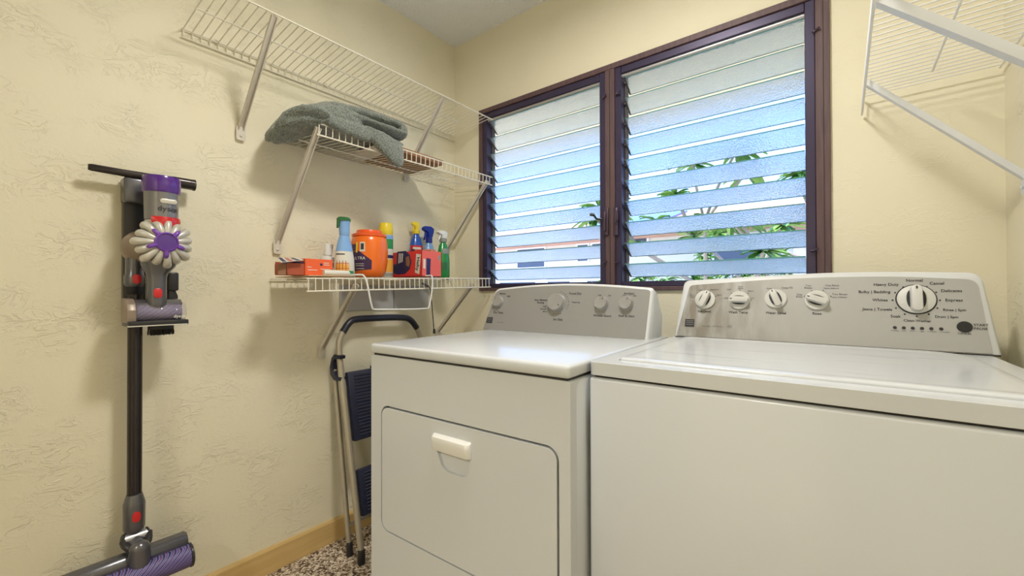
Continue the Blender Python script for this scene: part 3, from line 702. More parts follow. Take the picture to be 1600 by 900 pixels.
# orange detergent tub
s_ = spot(577, .165)
root = thing('detergent_tub', 'big round orange detergent tub with a wide screw lid and purple label', 'tub', s_)
H = ZV(577, 361, .165, s_); R0 = .073
TP = [(0, .72), (.02, .80), (.12, .93), (.32, 1.02), (.55, 1.04), (.74, 1.01), (.84, .94)]
MB().lathe([(R0*b_, H*a_) for a_, b_ in TP]+[(R0*.90, H*.86)], n=48).build('body', M['orange'], root)
ld = MB(); ld.lathe([(R0*.93, H*.855), (R0*.965, H*.865), (R0*.965, H*.905), (R0*.90, H*.925), (R0*.72, H*.93), (R0*.71, H*.985), (R0*.69, H), (.001, H)], n=48); ld.build('lid', M['orangered'], root)
def trad(z):
    P_ = TP; t_ = z/H
    for (a, ra), (b, rb) in zip(P_, P_[1:]):
        if t_ <= b: return R0*(ra+(rb-ra)*max(0, (t_-a)/(b-a)))
    return R0*.82
lb = MB(); arcdecal(lb, trad, (1, 1), -122, -26, lambda t_: H*(.10+.05*t_), lambda t_: H*(.50+.06*t_-.0*t_) if t_ < .6 else H*(.536-.5*(t_-.6)), M['purple'], n=14)
arcdecal(lb, lambda z: trad(z)+.0004, (1, 1), -62, -46, H*.52, H*.72, M['cardw'])
arcdecal(lb, lambda z: trad(z)+.0008, (1, 1), -59, -49, H*.56, H*.69, M['ink'])
arcdecal(lb, lambda z: trad(z)+.0003, (1, 1), -100, -76, H*.54, H*.68, M['purple'])
arcdecal(lb, lambda z: trad(z)+.0004, (1, 1), -76, -70, H*.50, H*.72, M['yellow'])
for zz in (.26, .22, .16): arcdecal(lb, lambda z: trad(z)+.0006, (1, 1), -80, -50, H*zz, H*(zz+.012), M['cardw'])
lo2 = lb.build('label', None, root)
its = []
for k, ch in enumerate('ULTRA'):
    a = math.radians(-82+k*8.2); r = trad(H*.38)+.0016
    its.append((ch, (r*math.cos(a), r*math.sin(a), H*.38), (-math.sin(a), math.cos(a), 0), (0, 0, 1), .012, 'CENTER'))
text_mesh(its, 'label_lettering', M['cardw'], lo2, .0006)
# disinfectant aerosol can
s_ = spot(603, .09)
root = thing('aerosol_can', 'tall aerosol can with yellow cap behind the orange tub', 'can', s_)
H = ZV(603, 349, .09, s_); rc = .0315
MB().lathe([(rc*.92, 0), (rc, .004), (rc, H*.76), (rc*.9, H*.79)], n=32).build('body', M['cardw'], root)
MB().lathe([(rc*.98, H*.785), (rc*1.02, H*.80), (rc*1.0, H*.90), (rc*.90, H*.98), (rc*.80, H), (.001, H)], n=32).build('cap', M['yellow'], root)
lb = MB()
for (z0, z1, mm) in ((.70, .77, M['ltblue']), (.52, .70, M['green']), (.46, .52, M['cardw']), (.35, .41, M['navylabel']), (.10, .33, M['amber']), (.02, .08, M['greyplastic'])): arcdecal(lb, rc, (1, 1), -80, 75, H*z0, H*z1, mm, n=14)
lb.build('label', None, root)
# red trash-bag carton: corner towards the room
y0 = onx(659, 432, .275).y; y1 = onx(689.5, 432, .275).y; x0 = ony(614, 432, y0).x; z0 = zdeck(y0)+.002; H = zat(659, 391, .275)-z0
root = thing('trash_bag_carton', 'open topped red trash bag carton with navy picture panel', 'box', (x0, y0, z0))
LX, LY = .275-x0, y1-y0
bx = MB()
bx.box((LX/2, .0008, H/2), (LX, .0016, H), M['red']); bx.box((LX-.0008, LY/2, H/2), (.0016, LY, H), M['redlight']); bx.box((.0008, LY/2, H/2), (.0016, LY, H), M['red']); bx.box((LX/2, LY-.0008, H/2), (LX, .0016, H), M['red']); bx.box((LX/2, LY/2, .001), (LX, LY, .002), M['red'])
bx.build('box_walls', None, root, smooth=False)
def fy(px, py, dy=0):      # point on the left (-y) face in local coordinates
    p = ony(px, py, y0); return Vector((p.x-x0, -dy, p.z-z0))
def fx_(px, py, dx=0):
    p = onx(px, py, .275); return Vector((LX+dx, p.y-y0, p.z-z0))
pn = MB()
pn.prism([fy(621, 393.5), fy(634, 392), fy(640, 398), fy(643, 409), fy(640, 421), fy(633, 428), fy(622, 429), fy(615, 427), fy(614.6, 414), fy(620, 412)], (0, -.0008, 0)); pn.build('picture_panel', M['navylabel'], root, smooth=False)
pn = MB(); pn.prism([fy(634, 402), fy(639, 400), fy(641, 409), fy(639, 417), fy(635, 415)], (0, -.0014, 0)); pn.build('picture', M['card'], root, smooth=False)
pn = MB(); pn.prism([fy(650.5, 396.5), fy(657.5, 397.5), fy(655, 428.5), fy(648.5, 426)], (0, -.0008, 0)); po = pn.build('name_patch', M['cardw'], root, smooth=False)
c0 = fy(653.2, 412.3, .0012); v_up = (fy(657, 412)-fy(650, 412)).normalized(); u_ = (fy(652, 427)-fy(654.3, 397)).normalized()
text_mesh([('Hefty', c0, u_, v_up, .0200, 'CENTER')], 'name_lettering', M['ink'], po, .0006)
pn = MB()
for k in range(3): pn.prism([fy(623.5+k*2.6, 396), fy(625+k*2.6, 396), fy(624+k*2.6, 411-k), fy(622.5+k*2.6, 412-k)], (0, -.0014, 0))
pn.build('panel_print', M['cardw'], root, smooth=False)
pn = MB(); pn.prism([fx_(666.5, 403), fx_(673, 404.5), fx_(672, 431), fx_(666, 430)], (.0006, 0, 0), M['navylabel']); pn.prism([fx_(661.5, 404), fx_(665, 405), fx_(664.5, 420), fx_(661.2, 419)], (.0006, 0, 0), M['cardw'])
pn.lathe([(.012, 0), (.012, .0006)], fx_(686, 403), 'X', M['greyplastic'], 20, sc=(.5, 1)); pn.build('side_print', None, root, smooth=False)
MB().box((LX*.35, LY*.5, H+.003), (.0025, .02, .03), rot=Matrix.Rotation(.3, 3, 'Y')).build('torn_tab', M['ink'], root, smooth=False)
# bottles standing behind the red carton
def spray(name, label, px, X, pytop, rb, bodym, headm, pyneck, hw, sc=(.7, 1), face=(0, -1), neckm=None, shoulder=.75):
    s_ = spot(px, X); root = thing(name, label, 'bottle', s_); Hn = ZV(px, pyneck, X, s_); Ht = ZV(px, pytop, X, s_)
    MB().lathe([(rb*.9, 0), (rb, .004), (rb*1.0, Hn*.45), (rb*.92, Hn*shoulder), (rb*.62, Hn*.9), (rb*.42, Hn*.97), (rb*.42, Hn)], n=32, sc=sc).build('body', bodym, root)
    MB().lathe([(rb*.50, Hn-.002), (rb*.52, Hn), (rb*.52, Hn+(Ht-Hn)*.28), (rb*.42, Hn+(Ht-Hn)*.32)], n=20).build('neck_collar', neckm or headm, root)
    tg = MB(); trigger(tg, (0, 0, Hn+(Ht-Hn)*.28), (Ht-Hn)*.72, hw, face, None); tg.build('trigger_head', headm, root)
    return root, s_, Hn, Ht
r1, s1, hn1, ht1 = spray('glass_cleaner_bottle', 'blue spray bottle with yellow trigger and red band', 650.5, .055, 347, .034, M['blue'], M['yellow'], 365, .030, sc=(.85, 1.1))
lb = MB(); arcdecal(lb, .034, (.85, 1.1), -85, 30, hn1*.60, hn1*.72, M['redplastic']); arcdecal(lb, .0344, (.85, 1.1), -60, 10, hn1*.63, hn1*.68, M['cardw']); arcdecal(lb, .0342, (.85, 1.1), -85, 40, hn1*.40, hn1*.56, M['ltblue']); lb.build('label', None, r1)
r2, s2, hn2, ht2 = spray('stain_remover_bottle', 'spray bottle with royal blue trigger and peach label', 670.5, .065, 354, .032, M['ltblue'], M['dkblue'], 379, .042, sc=(.85, 1.1))
lb = MB(); arcdecal(lb, .0318, (.85, 1.1), -85, 60, hn2*.62, hn2*.80, M['peach']); arcdecal(lb, .0322, (.85, 1.1), -70, -20, hn2*.66, hn2*.69, M['ink']); arcdecal(lb, .0322, (.85, 1.1), -70, -20, hn2*.73, hn2*.76, M['ink']); lb.build('label', None, r2)
r3, s3, hn3, ht3 = spray('green_cleaner_bottle', 'green liquid spray bottle with white trigger at the right end', 692.5, .15, 361, .036, M['green'], M['white'], 378, .040, sc=(.8, 1), neckm=M['greyplastic'], shoulder=.62)
lb = MB(); arcdecal(lb, lambda z: .0362 if z < hn3*.5 else .034, (.8, 1), -40, 85, hn3*.66, hn3*.80, M['greyplastic']); arcdecal(lb, .0366, (.8, 1), -80, 0, hn3*.2, hn3*.42, M['dkgreen']); lb.build('label', None, r3)

# hanging wire rack and grey panel, cord
rk = MB(); pth = [(.19, -.83, 1.1395), (.30, -.80, 1.1395), (.322, -.778, 1.139), (.326, -.756, 1.011), (.326, -.742, 1.006), (.326, -.485, 1.000), (.326, -.470, 1.006), (.326, -.452, 1.096), (.322, -.449, 1.146), (.30, -.449, 1.146), (.19, -.44, 1.146)]
rk.tube(smoothpath(pth, 2), .0034, n=8)
tag(rk.build('hanging_wire_bar', M['wirew']), 'white wire towel bar hooked over the front of the bottle shelf', 'rack')
gp = MB(); gp.box((.0065, -.453, 1.047), (.009, .50, .114), None, .002); gp.box((.0112, -.424, 1.047), (.0015, .0025, .112), M['gap']); 
gp.mats = [M['greypanel'], M['gap']]
for fc in gp.bm.faces: fc.material_index = 1 if fc.calc_center_median().x > .0115 and abs(fc.calc_center_median().y+.424) < .01 else 0
tag(gp.build('grey_panel', M['greypanel'], smooth=False), 'grey sheet panel on the wall under the bottle shelf', 'panel')
cd = MB(); c0 = onx(668, 446, .31); c1 = onx(673, 452, .31); c2 = onx(678.5, 521, .31)
cd.tube(smoothpath([c0+Vector((-.02, -.01, .008)), c0, c1, c1+Vector((0, 0, -.02)), c1.lerp(c2, .5), c2], 1), .0022, n=8)
cr = thing('hanging_rod', 'thin black rod hanging from the bottle shelf behind the dryer', 'rod')
cd.build('rod', M['black'], cr)
k = MB(); k.tube([c2+Vector((0, 0, .02)), c2], [.005, .006], n=10); k.tube([c0+Vector((-.02, -.012, .01)), c0+Vector((.004, 0, -.004))], .0055, n=10); k.build('end_fitting', M['black'], cr)

# ------------------------------------------------------------------ step ladder leaning on the left wall
lad = thing('step_stool', 'folded champagne steel step stool with black handle leaning beside the dryer', 'ladder', (.234, -.52, 0))
LO = Vector((.234, -.52, 0))
def lp(x, y, z): return Vector((x, y, z))-LO
ya, yb2 = -.741, -.300
def leg(yy, s): return [lp(.234, yy, .03), lp(.160, yy, .38), lp(.085, yy-.002*s, .74), lp(.066, yy+.0*s, .84)]
fp = leg(ya, 1) + [lp(.062, ya+.003, .870), lp(.060, ya+.020, .905), lp(.058, ya+.052, .945), lp(.058, ya+.085, .957), lp(.058, yb2-.10, .952), lp(.058, yb2-.055, .935), lp(.060, yb2-.012, .875), lp(.062, yb2, .84)] + leg(yb2, -1)[::-1]
full = smoothpath(fp, 2)
MB().tube(full, .0125, n=12).build('front_frame', M['champ'], lad)
MB().tube(smoothpath([lp(.060, ya+.020, .902), lp(.058, ya+.052, .945), lp(.058, ya+.085, .957), lp(.058, yb2-.10, .952), lp(.058, yb2-.055, .935), lp(.060, yb2-.022, .893)], 2), .0150, n=14).build('handle_grip', M['blackpaint'], lad)
for yy in (ya-.002, yb2+.002):
    MB().tube([lp(.150, yy, .03), lp(.034, yy, .745)], .0105, n=12).build('rear_leg', M['champ'], lad)
    MB().lathe([(.014, .0), (.0155, .003), (.0145, .052), (.013, .055)], lp(.236, yy, 0), n=16).build('rubber_foot', M['black'], lad)
    MB().lathe([(.012, .0), (.0135, .003), (.0125, .052), (.011, .055)], lp(.152, yy, 0), n=16).build('rubber_foot', M['black'], lad)
    k = MB(); pr_ = [(.108, .810), (.060, .812), (.040, .795), (.026, .755), (.030, .722), (.060, .702), (.108, .705), (.110, .720), (.068, .724), (.050, .742), (.050, .775), (.066, .792), (.106, .796)]
    k.prism([lp(a-.008, yy-.013, b) for a, b in pr_], (0, .026, 0), bev=.002); k.build('hinge_bracket', M['navy'], lad)
def legx(z): return .234-(.234-.085)*(z/.74)
def lstep(z0, z1):
    d = Vector((legx(z1)-legx(z0), 0, z1-z0)).normalized(); nx = Vector((d.z, 0, -d.x))
    c = Vector(((legx(z0)+legx(z1))/2, (ya+yb2)/2, (z0+z1)/2)); L = (Vector((legx(z1), 0, z1))-Vector((legx(z0), 0, z0))).length
    rot = Matrix((nx, Vector((0, 1, 0)), d)).transposed()
    mb = MB(); mb.box(c-LO+nx*.004, (.028, abs(yb2-ya)-.034, L), None, .008, rot=rot)
    nr = int(L/.013)
    for k in range(1, nr-1): mb.box(c-LO+nx*.019+d*(-L/2+(k+.5)*L/nr), (.004, abs(yb2-ya)-.085, .007), None, .0015, rot=rot, seg=1)
    mb.box(c-LO+d*(L/2+.004)+Vector((0, .02, 0)), (.02, .20, .016), None, .004, rot=rot)
    return mb.build('step', M['navy'], lad)
lstep(.455, .735); lstep(.165, .345)
MB().tube([lp(.142, ya, .12), lp(.142, yb2, .12)], .008, n=10).build('cross_bar', M['champ'], lad)

# ------------------------------------------------------------------ cordless vacuum on its wall dock
def vy(px, X): return onx(px, 400, X).y
def vz(px, py, X): return onx(px, py, X).z
dk = thing('wall_dock', 'dark grey wall dock holding the cordless vacuum', 'dock', (0, -1.39, 1.2))
D0 = Vector((0, -1.39, 1.2))
yc = vy(211, .04)
b = MB(); ztop, zbot = vz(211, 278, .04), vz(211, 505, .04)
b.box(Vector((.022, yc, (ztop+zbot)/2))-D0, (.040, .052, ztop-zbot), None, .008, seg=3); b.build('backplate', M['vdark'], dk)
b = MB(); z1_, z2_ = vz(211, 278, .05), vz(211, 318, .05)
b.box(Vector((.032, yc+.004, (z1_+z2_)/2))-D0, (.056, .066, z1_-z2_), None, .008, seg=3); b.build('upper_cradle', M['vgrey'], dk)
b = MB(); b.box(Vector((.03, vy(268, .03), vz(268, 440, .03)))-D0, (.045, .030, .06), None, .006); b.prism([Vector((.012, vy(262, .03), vz(262, 448, .03)))-D0, Vector((.012, vy(272, .03), vz(272, 452, .03)))-D0, Vector((.012, vy(277, .03), vz(277, 462, .03)))-D0, Vector((.012, vy(277, .03), vz(277, 475, .03)))-D0, Vector((.012, vy(262, .03), vz(262, 475, .03)))-D0], (.03, 0, 0), bev=.003)
b.build('tool_clip', M['vdark'], dk)
# crevice tool lying across the top of the dock
ct = thing('crevice_tool', 'long dark crevice tool lying level across the top of the dock', 'vacuum tool', (.06, -1.4, 1.43))
C0 = Vector((.06, -1.4, 1.43))
ya_, yb_ = vy(133, .05)+.004, onx(303, 286, .05).y; zc_ = 1.433
b = MB(); rings = []
for (t_, hw, hh) in ((0, .006, .008), (.03, .008, .010), (.30, .010, .0105), (.60, .013, .012), (.70, .016, .014), (.78, .018, .016), (1.0, .018, .017)):
    y = ya_+(yb_-ya_)*t_; sl = (1-t_)*0
    rings.append([Vector((.055+a, y, zc_+c_-t_*.004))-C0 for a, c_ in rrect(hw*2, hh*2, min(hw, hh)*.8, 4)])
b.loft(rings); b.build('nozzle_body', M['vtube'], ct)
b = MB(); b.lathe([(.0185, -.004), (.0185, .001), (.012, .0012)], Vector((.055, yb_, zc_-.004))-C0, 'Y', n=20); b.build('collar', M['vdark'], ct)
# handheld unit
hv = thing('cordless_vacuum', 'handheld cordless vacuum with purple cap, silver cyclones and small brush head', 'vacuum cleaner', (.14, -1.335, 1.2))
HX = .142; yv = vy(252, HX); V0 = Vector((.14, -1.335, 1.2)); ax_ = Vector((HX, yv, 0))
def zz(py, px=252, X=HX): return onx(px, py, X).z
def VL(p): return Vector(p)-V0
R1 = .0445
MB().lathe([(R1*.98, zz(303)), (R1*1.04, zz(300)), (R1*1.04, zz(281)), (R1*.99, zz(278)), (R1*.86, zz(278)-.001), (R1*.84, zz(282)), (.001, zz(282))], VL(ax_), n=40).build('filter_cap', M['vpurple'], hv)
MB().lathe([(R1*.88, zz(345)), (R1*.90, zz(340)), (R1*.93, zz(305)), (R1*.96, zz(302))], VL(ax_), n=40).build('bin_shroud', M['vsilver'], hv)
k = MB(); ky = yv+.008; kx = HX+R1*.86
k.prism([VL((kx, ky+a, zz(317)+c_)) for a, c_ in rrect(.040, .013, .0062, 5)], (.004, 0, 0), bev=.001); k.build('power_slider', M['vcream'], hv)
its = []
for i_, ch in enumerate('dyson'):
    a = math.radians(-17+i_*14.5); rr_ = R1*.925+.0012
    its.append((ch, VL((HX+rr_*math.cos(a), yv+rr_*math.sin(a), zz(329))), (-math.sin(a), math.cos(a), 0), (0, 0, 1), .0155, 'CENTER'))
text_mesh(its, 'lettering', M['ink'], hv, .0006)
k = MB(); rows = []
for j in range(9):
    a = math.radians(-42+ (j/8)*104); edge = abs(j-4)/4
    rows.append([VL((HX+(R1*.92+.003+.002*s2_)*math.cos(a), yv+(R1*.92+.003+.002*s2_)*math.sin(a), zz(341)-(zz(341)-zz(356))*t_*(1-.35*edge**3))) for t_, s2_ in ((0, 0), (.3, 1), (.7, 1.2), (1, 0))])
k.loft(rows, cap=False, closed=False); k.build('release_button', M['redplastic'], hv)
k = MB(); k.lathe([(R1*.86, zz(346)), (R1*.90, zz(355)), (R1*1.0, zz(364)), (R1*1.1, zz(380)), (R1*.9, zz(398)), (.028, zz(412))], VL(ax_), n=36); k.build('cyclone_core', M['vcream'], hv)
cyc = VL((HX+.03, yv, zz(381)))
k = MB(); k.ball(cyc+Vector((-.016, 0, 0)), .050, sc=(.62, 1.08, 1.08), n=28); k.build('cyclone_bowl', M['vcream'], hv)
for j in range(15):
    a = 2*PI*j/15+.2; dv = Vector((0, math.cos(a), math.sin(a))); out_ = 1.0 if j % 2 else .90
    pp = smoothpath([cyc+dv*.046+Vector((-.034, 0, 0)), cyc+dv*.066*out_+Vector((-.016, 0, 0)), cyc+dv*.062*out_+Vector((.010, 0, 0)), cyc+dv*.026+Vector((.020, 0, 0))], 2)
    k = MB(); k.tube(pp, [.0075+.0045*math.sin(PI*min(1, (i_+1)/(len(pp)*.75))*.5) if i_ < len(pp)*.5 else .0118-.0062*((i_/len(pp)-.5)/.5) for i_ in range(len(pp))], n=14)
    k.build('cyclone_cone', M['vcream'], hv)
k = MB(); hub = cyc+Vector((.026, 0, .001)); k.lathe([(.024, -.012), (.0285, -.004), (.0285, .004), (.0250, .007), (.0235, .003)], hub, 'X', n=32, cap=False)
hb2 = k.build('hub', M['vpurple2'], hv); k = MB(); k.lathe([(.0245, -.002), (.0245, .0035), (.001, .0045)], hub, 'X', n=32); k.build('hub_lens', M['vpurple'], hb2)
for a in (90+42, 90-42, 180+22, -22, -90):
    a = math.radians(a); dv = Vector((0, math.cos(a), math.sin(a))); k = MB(); k.tube([hub+dv*.024, hub+dv*.036+Vector((.001, 0, 0)), hub+dv*.043+Vector((-.003, 0, 0)), hub+dv*.046+Vector((-.006, 0, 0))], [.006, .0062, .0055, .003], n=10); k.build('hub_finger', M['vpurple2'], hv)
k = MB(); k.ball(VL((.075, vy(222, .075), zz(388, 222, .075))), .050, sc=(.8, 1.0, 1.05), n=28); k.build('motor_housing', M['vtaupe'], hv)
k = MB(); rg = []
for (py, hx, hy) in ((408, .036, .043), (416, .033, .040), (428, .024, .026), (433, .022, .0235), (458, .0215, .023), (474, .022, .023), (480, .021, .021), (486, .015, .015), (488.5, .004, .004)):
    yy = vy(245, HX) + (0 if py > 425 else (.004)); rg.append([VL((HX+a, yy+b_, zz(py, 245))) for a, b_ in rrect(hx*2, hy*2, min(hx, hy)*.95, 6)])
k.loft(rg); k.build('inlet_neck', M['vgrey'], hv)
k = MB(); k.prism([VL((HX+.0205, vy(247, .165)+a, zz(458, 247, .165)+c_)) for a, c_ in rrect(.020, .028, .008, 5)], (.005, 0, 0), bev=.0015); k.build('release_catch', M['redplastic'], hv)
# small motorised head
mh = MB(); ym0, ym1 = vy(190, .13)+.006, onx(289, 490, .15).y; zt_, zb_ = zz(468, 240, .15), zz(503, 240, .15)
prof = [(.085, zt_-.004), (.10, zt_+.004), (.135, zt_+.002), (.158, zt_-.012), (.168, zt_-.030), (.168, zb_+.004), (.16, zb_), (.085, zb_)]
mh.prism([VL((a, ym0, c_)) for a, c_ in prof], (0, .020, 0), bev=.002); mh.build('head_end_cap', M['vtaupe'], hv)
mh = MB(); mh.prism([VL((a, ym0+.020, c_)) for a, c_ in [(.085, zt_-.006), (.10, zt_+.001), (.132, zt_-.001), (.150, zt_-.012), (.150, zt_-.014), (.10, zb_+.003), (.085, zb_+.003)]], (0, ym1-ym0-.026, 0), bev=.001); mh.build('head_shell', M['vgrey'], hv)
mh = MB(); mh.lathe([(.001, 0), (.0235, .001), (.0235, ym1-ym0-.032), (.001, ym1-ym0-.031)], VL((.140, ym0+.022, (zt_+zb_)/2-.006)), 'Y', n=28); mh.build('brush_roll', M['brush'], hv)
mh = MB(); rows = []
for yy in (ym0+.019, ym1):
    rows.append([VL((.140+.0275*math.cos(math.radians(a)), yy, (zt_+zb_)/2-.006+.0275*math.sin(math.radians(a)))) for a in range(-75, 106, 15)])
mh.loft(rows, cap=False, closed=False); so_ = mh.build('clear_window', M['smoke'], hv); sd_ = so_.modifiers.new('t', 'SOLIDIFY'); sd_.thickness = .0012
mh = MB(); mh.box(VL((.135, (ym0+ym1)/2+.002, zb_-.003)), (.085, ym1-ym0+.002, .016), None, .003); mh.build('sole_plate', M['black'], hv)
mh = MB(); mh.box(VL((.172, (ym0+ym1)/2, zb_-.009)), (.012, ym1-ym0, .003), None, .001); mh.build('felt_strip', M['cardw'], hv)
text_mesh([('dyson', VL((.1685, onx(281, 492, .1685).y, onx(281, 494, .1685).z)), (0, 1, 0), (0, 0, 1), .009, 'CENTER')], 'head_lettering', M['cardw'], hv, .0006)
# soft brush tool under it
bt = thing('brush_tool', 'black bristled brush tool clipped beneath the small vacuum head', 'vacuum tool', (.08, vy(252, .08), vz(252, 516, .08)))
k = MB(); k.lathe([(.022, .018), (.024, .012), (.024, .004)], n=24, sc=(.7, 1.35)); k.build('holder', M['vdark'], bt)
k = MB(); random.seed(5)
for i_ in range(160):
    a, rr_ = random.uniform(0, 2*PI), math.sqrt(random.random()); x, y = .016*rr_*math.cos(a), .031*rr_*math.sin(a)
    k.tube([(x, y, .006), (x*1.1, y*1.06, -.006), (x*1.12, y*1.05, -.012-.003*random.random())], [.0012, .0012, .0007], n=4)
k.build('bristles', M['black'], bt)
# wand with floor head
wd = thing('vacuum_wand', 'dark metal vacuum wand with wide purple roller floor head', 'vacuum cleaner', (.07, -1.38, .3))
W0 = Vector((.07, -1.38, .3)); WX = .068; yw = vy(211.5, WX)
def WL(p): return Vector(p)-W0
def zw(py, px=211, X=WX): return onx(px, py, X).z
k = MB(); rg = []
flute = lambda a: 1-.07*max(0, math.cos(a*3))**6
k.loft([[WL((WX+.0175*math.cos(2*PI*j/24)*(1-.06*(j in (0, 1, 23))), yw+.0175*math.sin(2*PI*j/24), z)) for j in range(24)] for z in (zw(772), zw(460))]); k.build('tube', M['vtube'], wd)
k = MB(); k.box(WL((WX+.016, yw-.0005, (zw(772)+zw(515))/2)), (.004, .006, zw(515)-zw(772)), None, .001); k.build('tube_spine', M['vdark'], wd)
k = MB(); yt = vy(211, .085); k.lathe([(.019, zw(448)), (.024, zw(444)), (.0245, zw(432)), (.021, zw(428)), (.021, zw(404))], WL((.078, yt, 0)), n=28); k.build('upper_collar', M['vgrey'], wd)
k = MB(); k.prism([WL((.100, vy(214, .102)+a, zw(436, 214, .102)+c_)) for a, c_ in rrect(.020, .028, .009, 5)], (.004, 0, 0), bev=.0015); k.build('upper_catch', M['redplastic'], wd)
k = MB(); yl = vy(211, WX+.004); k.lathe([(.015, zw(832)), (.022, zw(827)), (.0255, zw(822)), (.026, zw(786)), (.0255, zw(784)), (.0205, zw(773)), (.0185, zw(770))], WL((WX+.006, yl, 0)), n=28); k.build('lower_collar', M['vgrey'], wd)
k = MB(); k.prism([WL((WX+.031, vy(214.5, WX+.03)+a, zw(807, 214, WX+.03)+c_)) for a, c_ in rrect(.019, .030, .009, 5)], (.004, 0, 0), bev=.0015); k.build('lower_catch', M['redplastic'], wd)
# swivel yoke
pc = WL((WX+.012, yl+.002, zw(838)))
k = MB(); k.lathe([(.013, -.027), (.0165, -.026), (.0165, .026), (.013, .027)], pc+Vector((.002, 0, .004)), 'Y', n=20); k.build('swivel_pin', M['alu'], wd)
k = MB()
for s2_ in (-1, 1): k.ball(pc+Vector((0, s2_*.026, 0)), .021, sc=(.95, .42, 1.05), n=18)
k.tube(smoothpath([pc+Vector((.006, -.028, .004)), pc+Vector((.030, -.022, -.012)), pc+Vector((.040, .002, -.020)), pc+Vector((.034, .024, -.010)), pc+Vector((.006, .029, .008))], 2), .0095, n=12)
k.build('yoke', M['vdark'], wd)
k = MB(); k.lathe([(.0245, .0), (.026, -.018), (.0255, -.045), (.022, -.060), (.014, -.070), (.002, -.073)], pc+Vector((.046, .001, -.014)), n=28); k.ball(pc+Vector((.046, .001, -.015)), .0248, n=24); k.tube([pc+Vector((.0, 0, 0)), pc+Vector((.040, 0, -.022))], [.017, .022], n=18); k.build('elbow', M['vgrey'], wd)
# floor head: wide double barrel along y
hy0, hy1 = -1.56, onx(297, 850, .12).y+.0; hz = .262
k = MB(); k.lathe([(.001, hy0), (.026, hy0+.001), (.028, hy0+.006), (.028, hy1-.010), (.024, hy1-.004), (.001, hy1-.003)], Vector((.095, 0, hz+.028))-Vector((W0.x, W0.y, W0.z)), 'Y', n=28); k.build('rear_housing', M['vgrey'], wd)
k = MB(); k.lathe([(.001, hy0), (.0325, hy0+.001), (.0325, hy1-.004), (.001, hy1-.003)], Vector((.132, 0, hz-.006))-W0, 'Y', n=32); k.build('roller', M['brush'], wd)
k = MB(); k.lathe([(.034, hy1-.006), (.0355, hy1-.005), (.0355, hy1), (.030, hy1+.003), (.001, hy1+.003)], Vector((.132, 0, hz-.006))-W0, 'Y', n=32)
k.lathe([(.001, hy0-.008), (.033, hy0-.008), (.0355, hy0-.004), (.0355, hy0), (.034, hy0+.001)], Vector((.132, 0, hz-.006))-W0, 'Y', n=32); k.build('roller_end_cap', M['vdark'], wd)
k = MB(); k.box(Vector((.105, (hy0+hy1)/2, hz-.040))-W0, (.06, hy1-hy0, .006), None, .002); k.build('sole_plate', M['vdark'], wd)

# ------------------------------------------------------------------ appliances
class Plane:
    """face plane in an appliance's own coordinates; uv from photo pixels"""
    def __init__(s, root_m, o, u, v):
        s.mw = root_m; s.inv = root_m.inverted(); s.o = Vector(o); s.u = Vector(u).normalized(); s.v = Vector(v).normalized(); s.n = s.u.cross(s.v)
        s.wo = s.mw @ s.o; s.wn = s.mw.to_3x3() @ s.n
    def uv(s, px, py):
        p = s.inv @ hit(px, py, s.wo, s.wn) - s.o; return p.dot(s.u), p.dot(s.v)
    def P(s, a, b, w=0): return s.o + s.u*a + s.v*b + s.n*w
    def px(s, px, py, w=0): a, b = s.uv(px, py); return s.P(a, b, w)
def appliance(label, name, cat, corner, rotz):
    t_ = thing(name, label, cat, corner, rotz); bpy.context.view_layer.update()
    return t_, Matrix.Translation(corner) @ Matrix.Rotation(rotz, 4, 'Z')
def console(root, mw, o_face, lean, wbot, outline, depth, backdrop, m_panel, inset):
    """outline: (u, v) polygon of the console front, ccw from bottom-left. returns Plane on the silver panel"""
    u = Vector((1, 0, 0)); v = Vector((0, math.sin(lean), math.cos(lean))); n_ = u.cross(v)
    pl = Plane(mw, o_face, u, v)
    cx = sum(a for a, b in outline)/len(outline)
    def ins(k): # shrink outline towards inside by k (approx) except bottom
        W_ = max(a for a, b in outline)-min(a for a, b in outline); H_ = max(b for a, b in outline)
        return [(cx+(a-cx)*(1-2*k/W_), b*(1-k/H_)) for a, b in outline]
    mb = MB(); rings = []
    rings.append([pl.P(a, b, -.001) for a, b in ins(.006)]); rings.append([pl.P(a, b, -.006) for a, b in outline])
    vtop = max(b for a, b in outline)
    for t_ in (.35, 1.0):
        ring = []
        for a, b in outline:
            p = Vector(o_face) + u*a; f_ = b/vtop
            bk = Vector((0, depth, 0)); z = v.z*b*(1-backdrop*t_)
            fr = pl.P(a, b, -.006); bkp = Vector((p.x, o_face[1]+depth+.0*b, o_face[2]+z)); ring.append(fr.lerp(bkp, t_))
        rings.append(ring)
    mb.loft(rings); mb.build('console', M['enamel2'], root, ang=50)
    return pl
def pts_round(pts, r, n=5, skip=()):
    """round the corners of a 2-D polygon"""
    out = []
    N = len(pts)
    for i in range(N):
        p = Vector(pts[i])
        if i in skip: out.append(tuple(p)); continue
        a = Vector(pts[i-1]); b = Vector(pts[(i+1) % N]); r_ = r[i] if isinstance(r, (list, tuple)) else r
        da = (a-p); db = (b-p); ra = min(r_, da.length*.45); rb = min(r_, db.length*.45)
        A = p+da.normalized()*ra; B = p+db.normalized()*rb
        for k in range(n+1):
            t_ = k/n; q = A*(1-t_)**2+p*2*t_*(1-t_)+B*t_**2; out.append(tuple(q))
    return out

ZT = .92; SEAM = .886
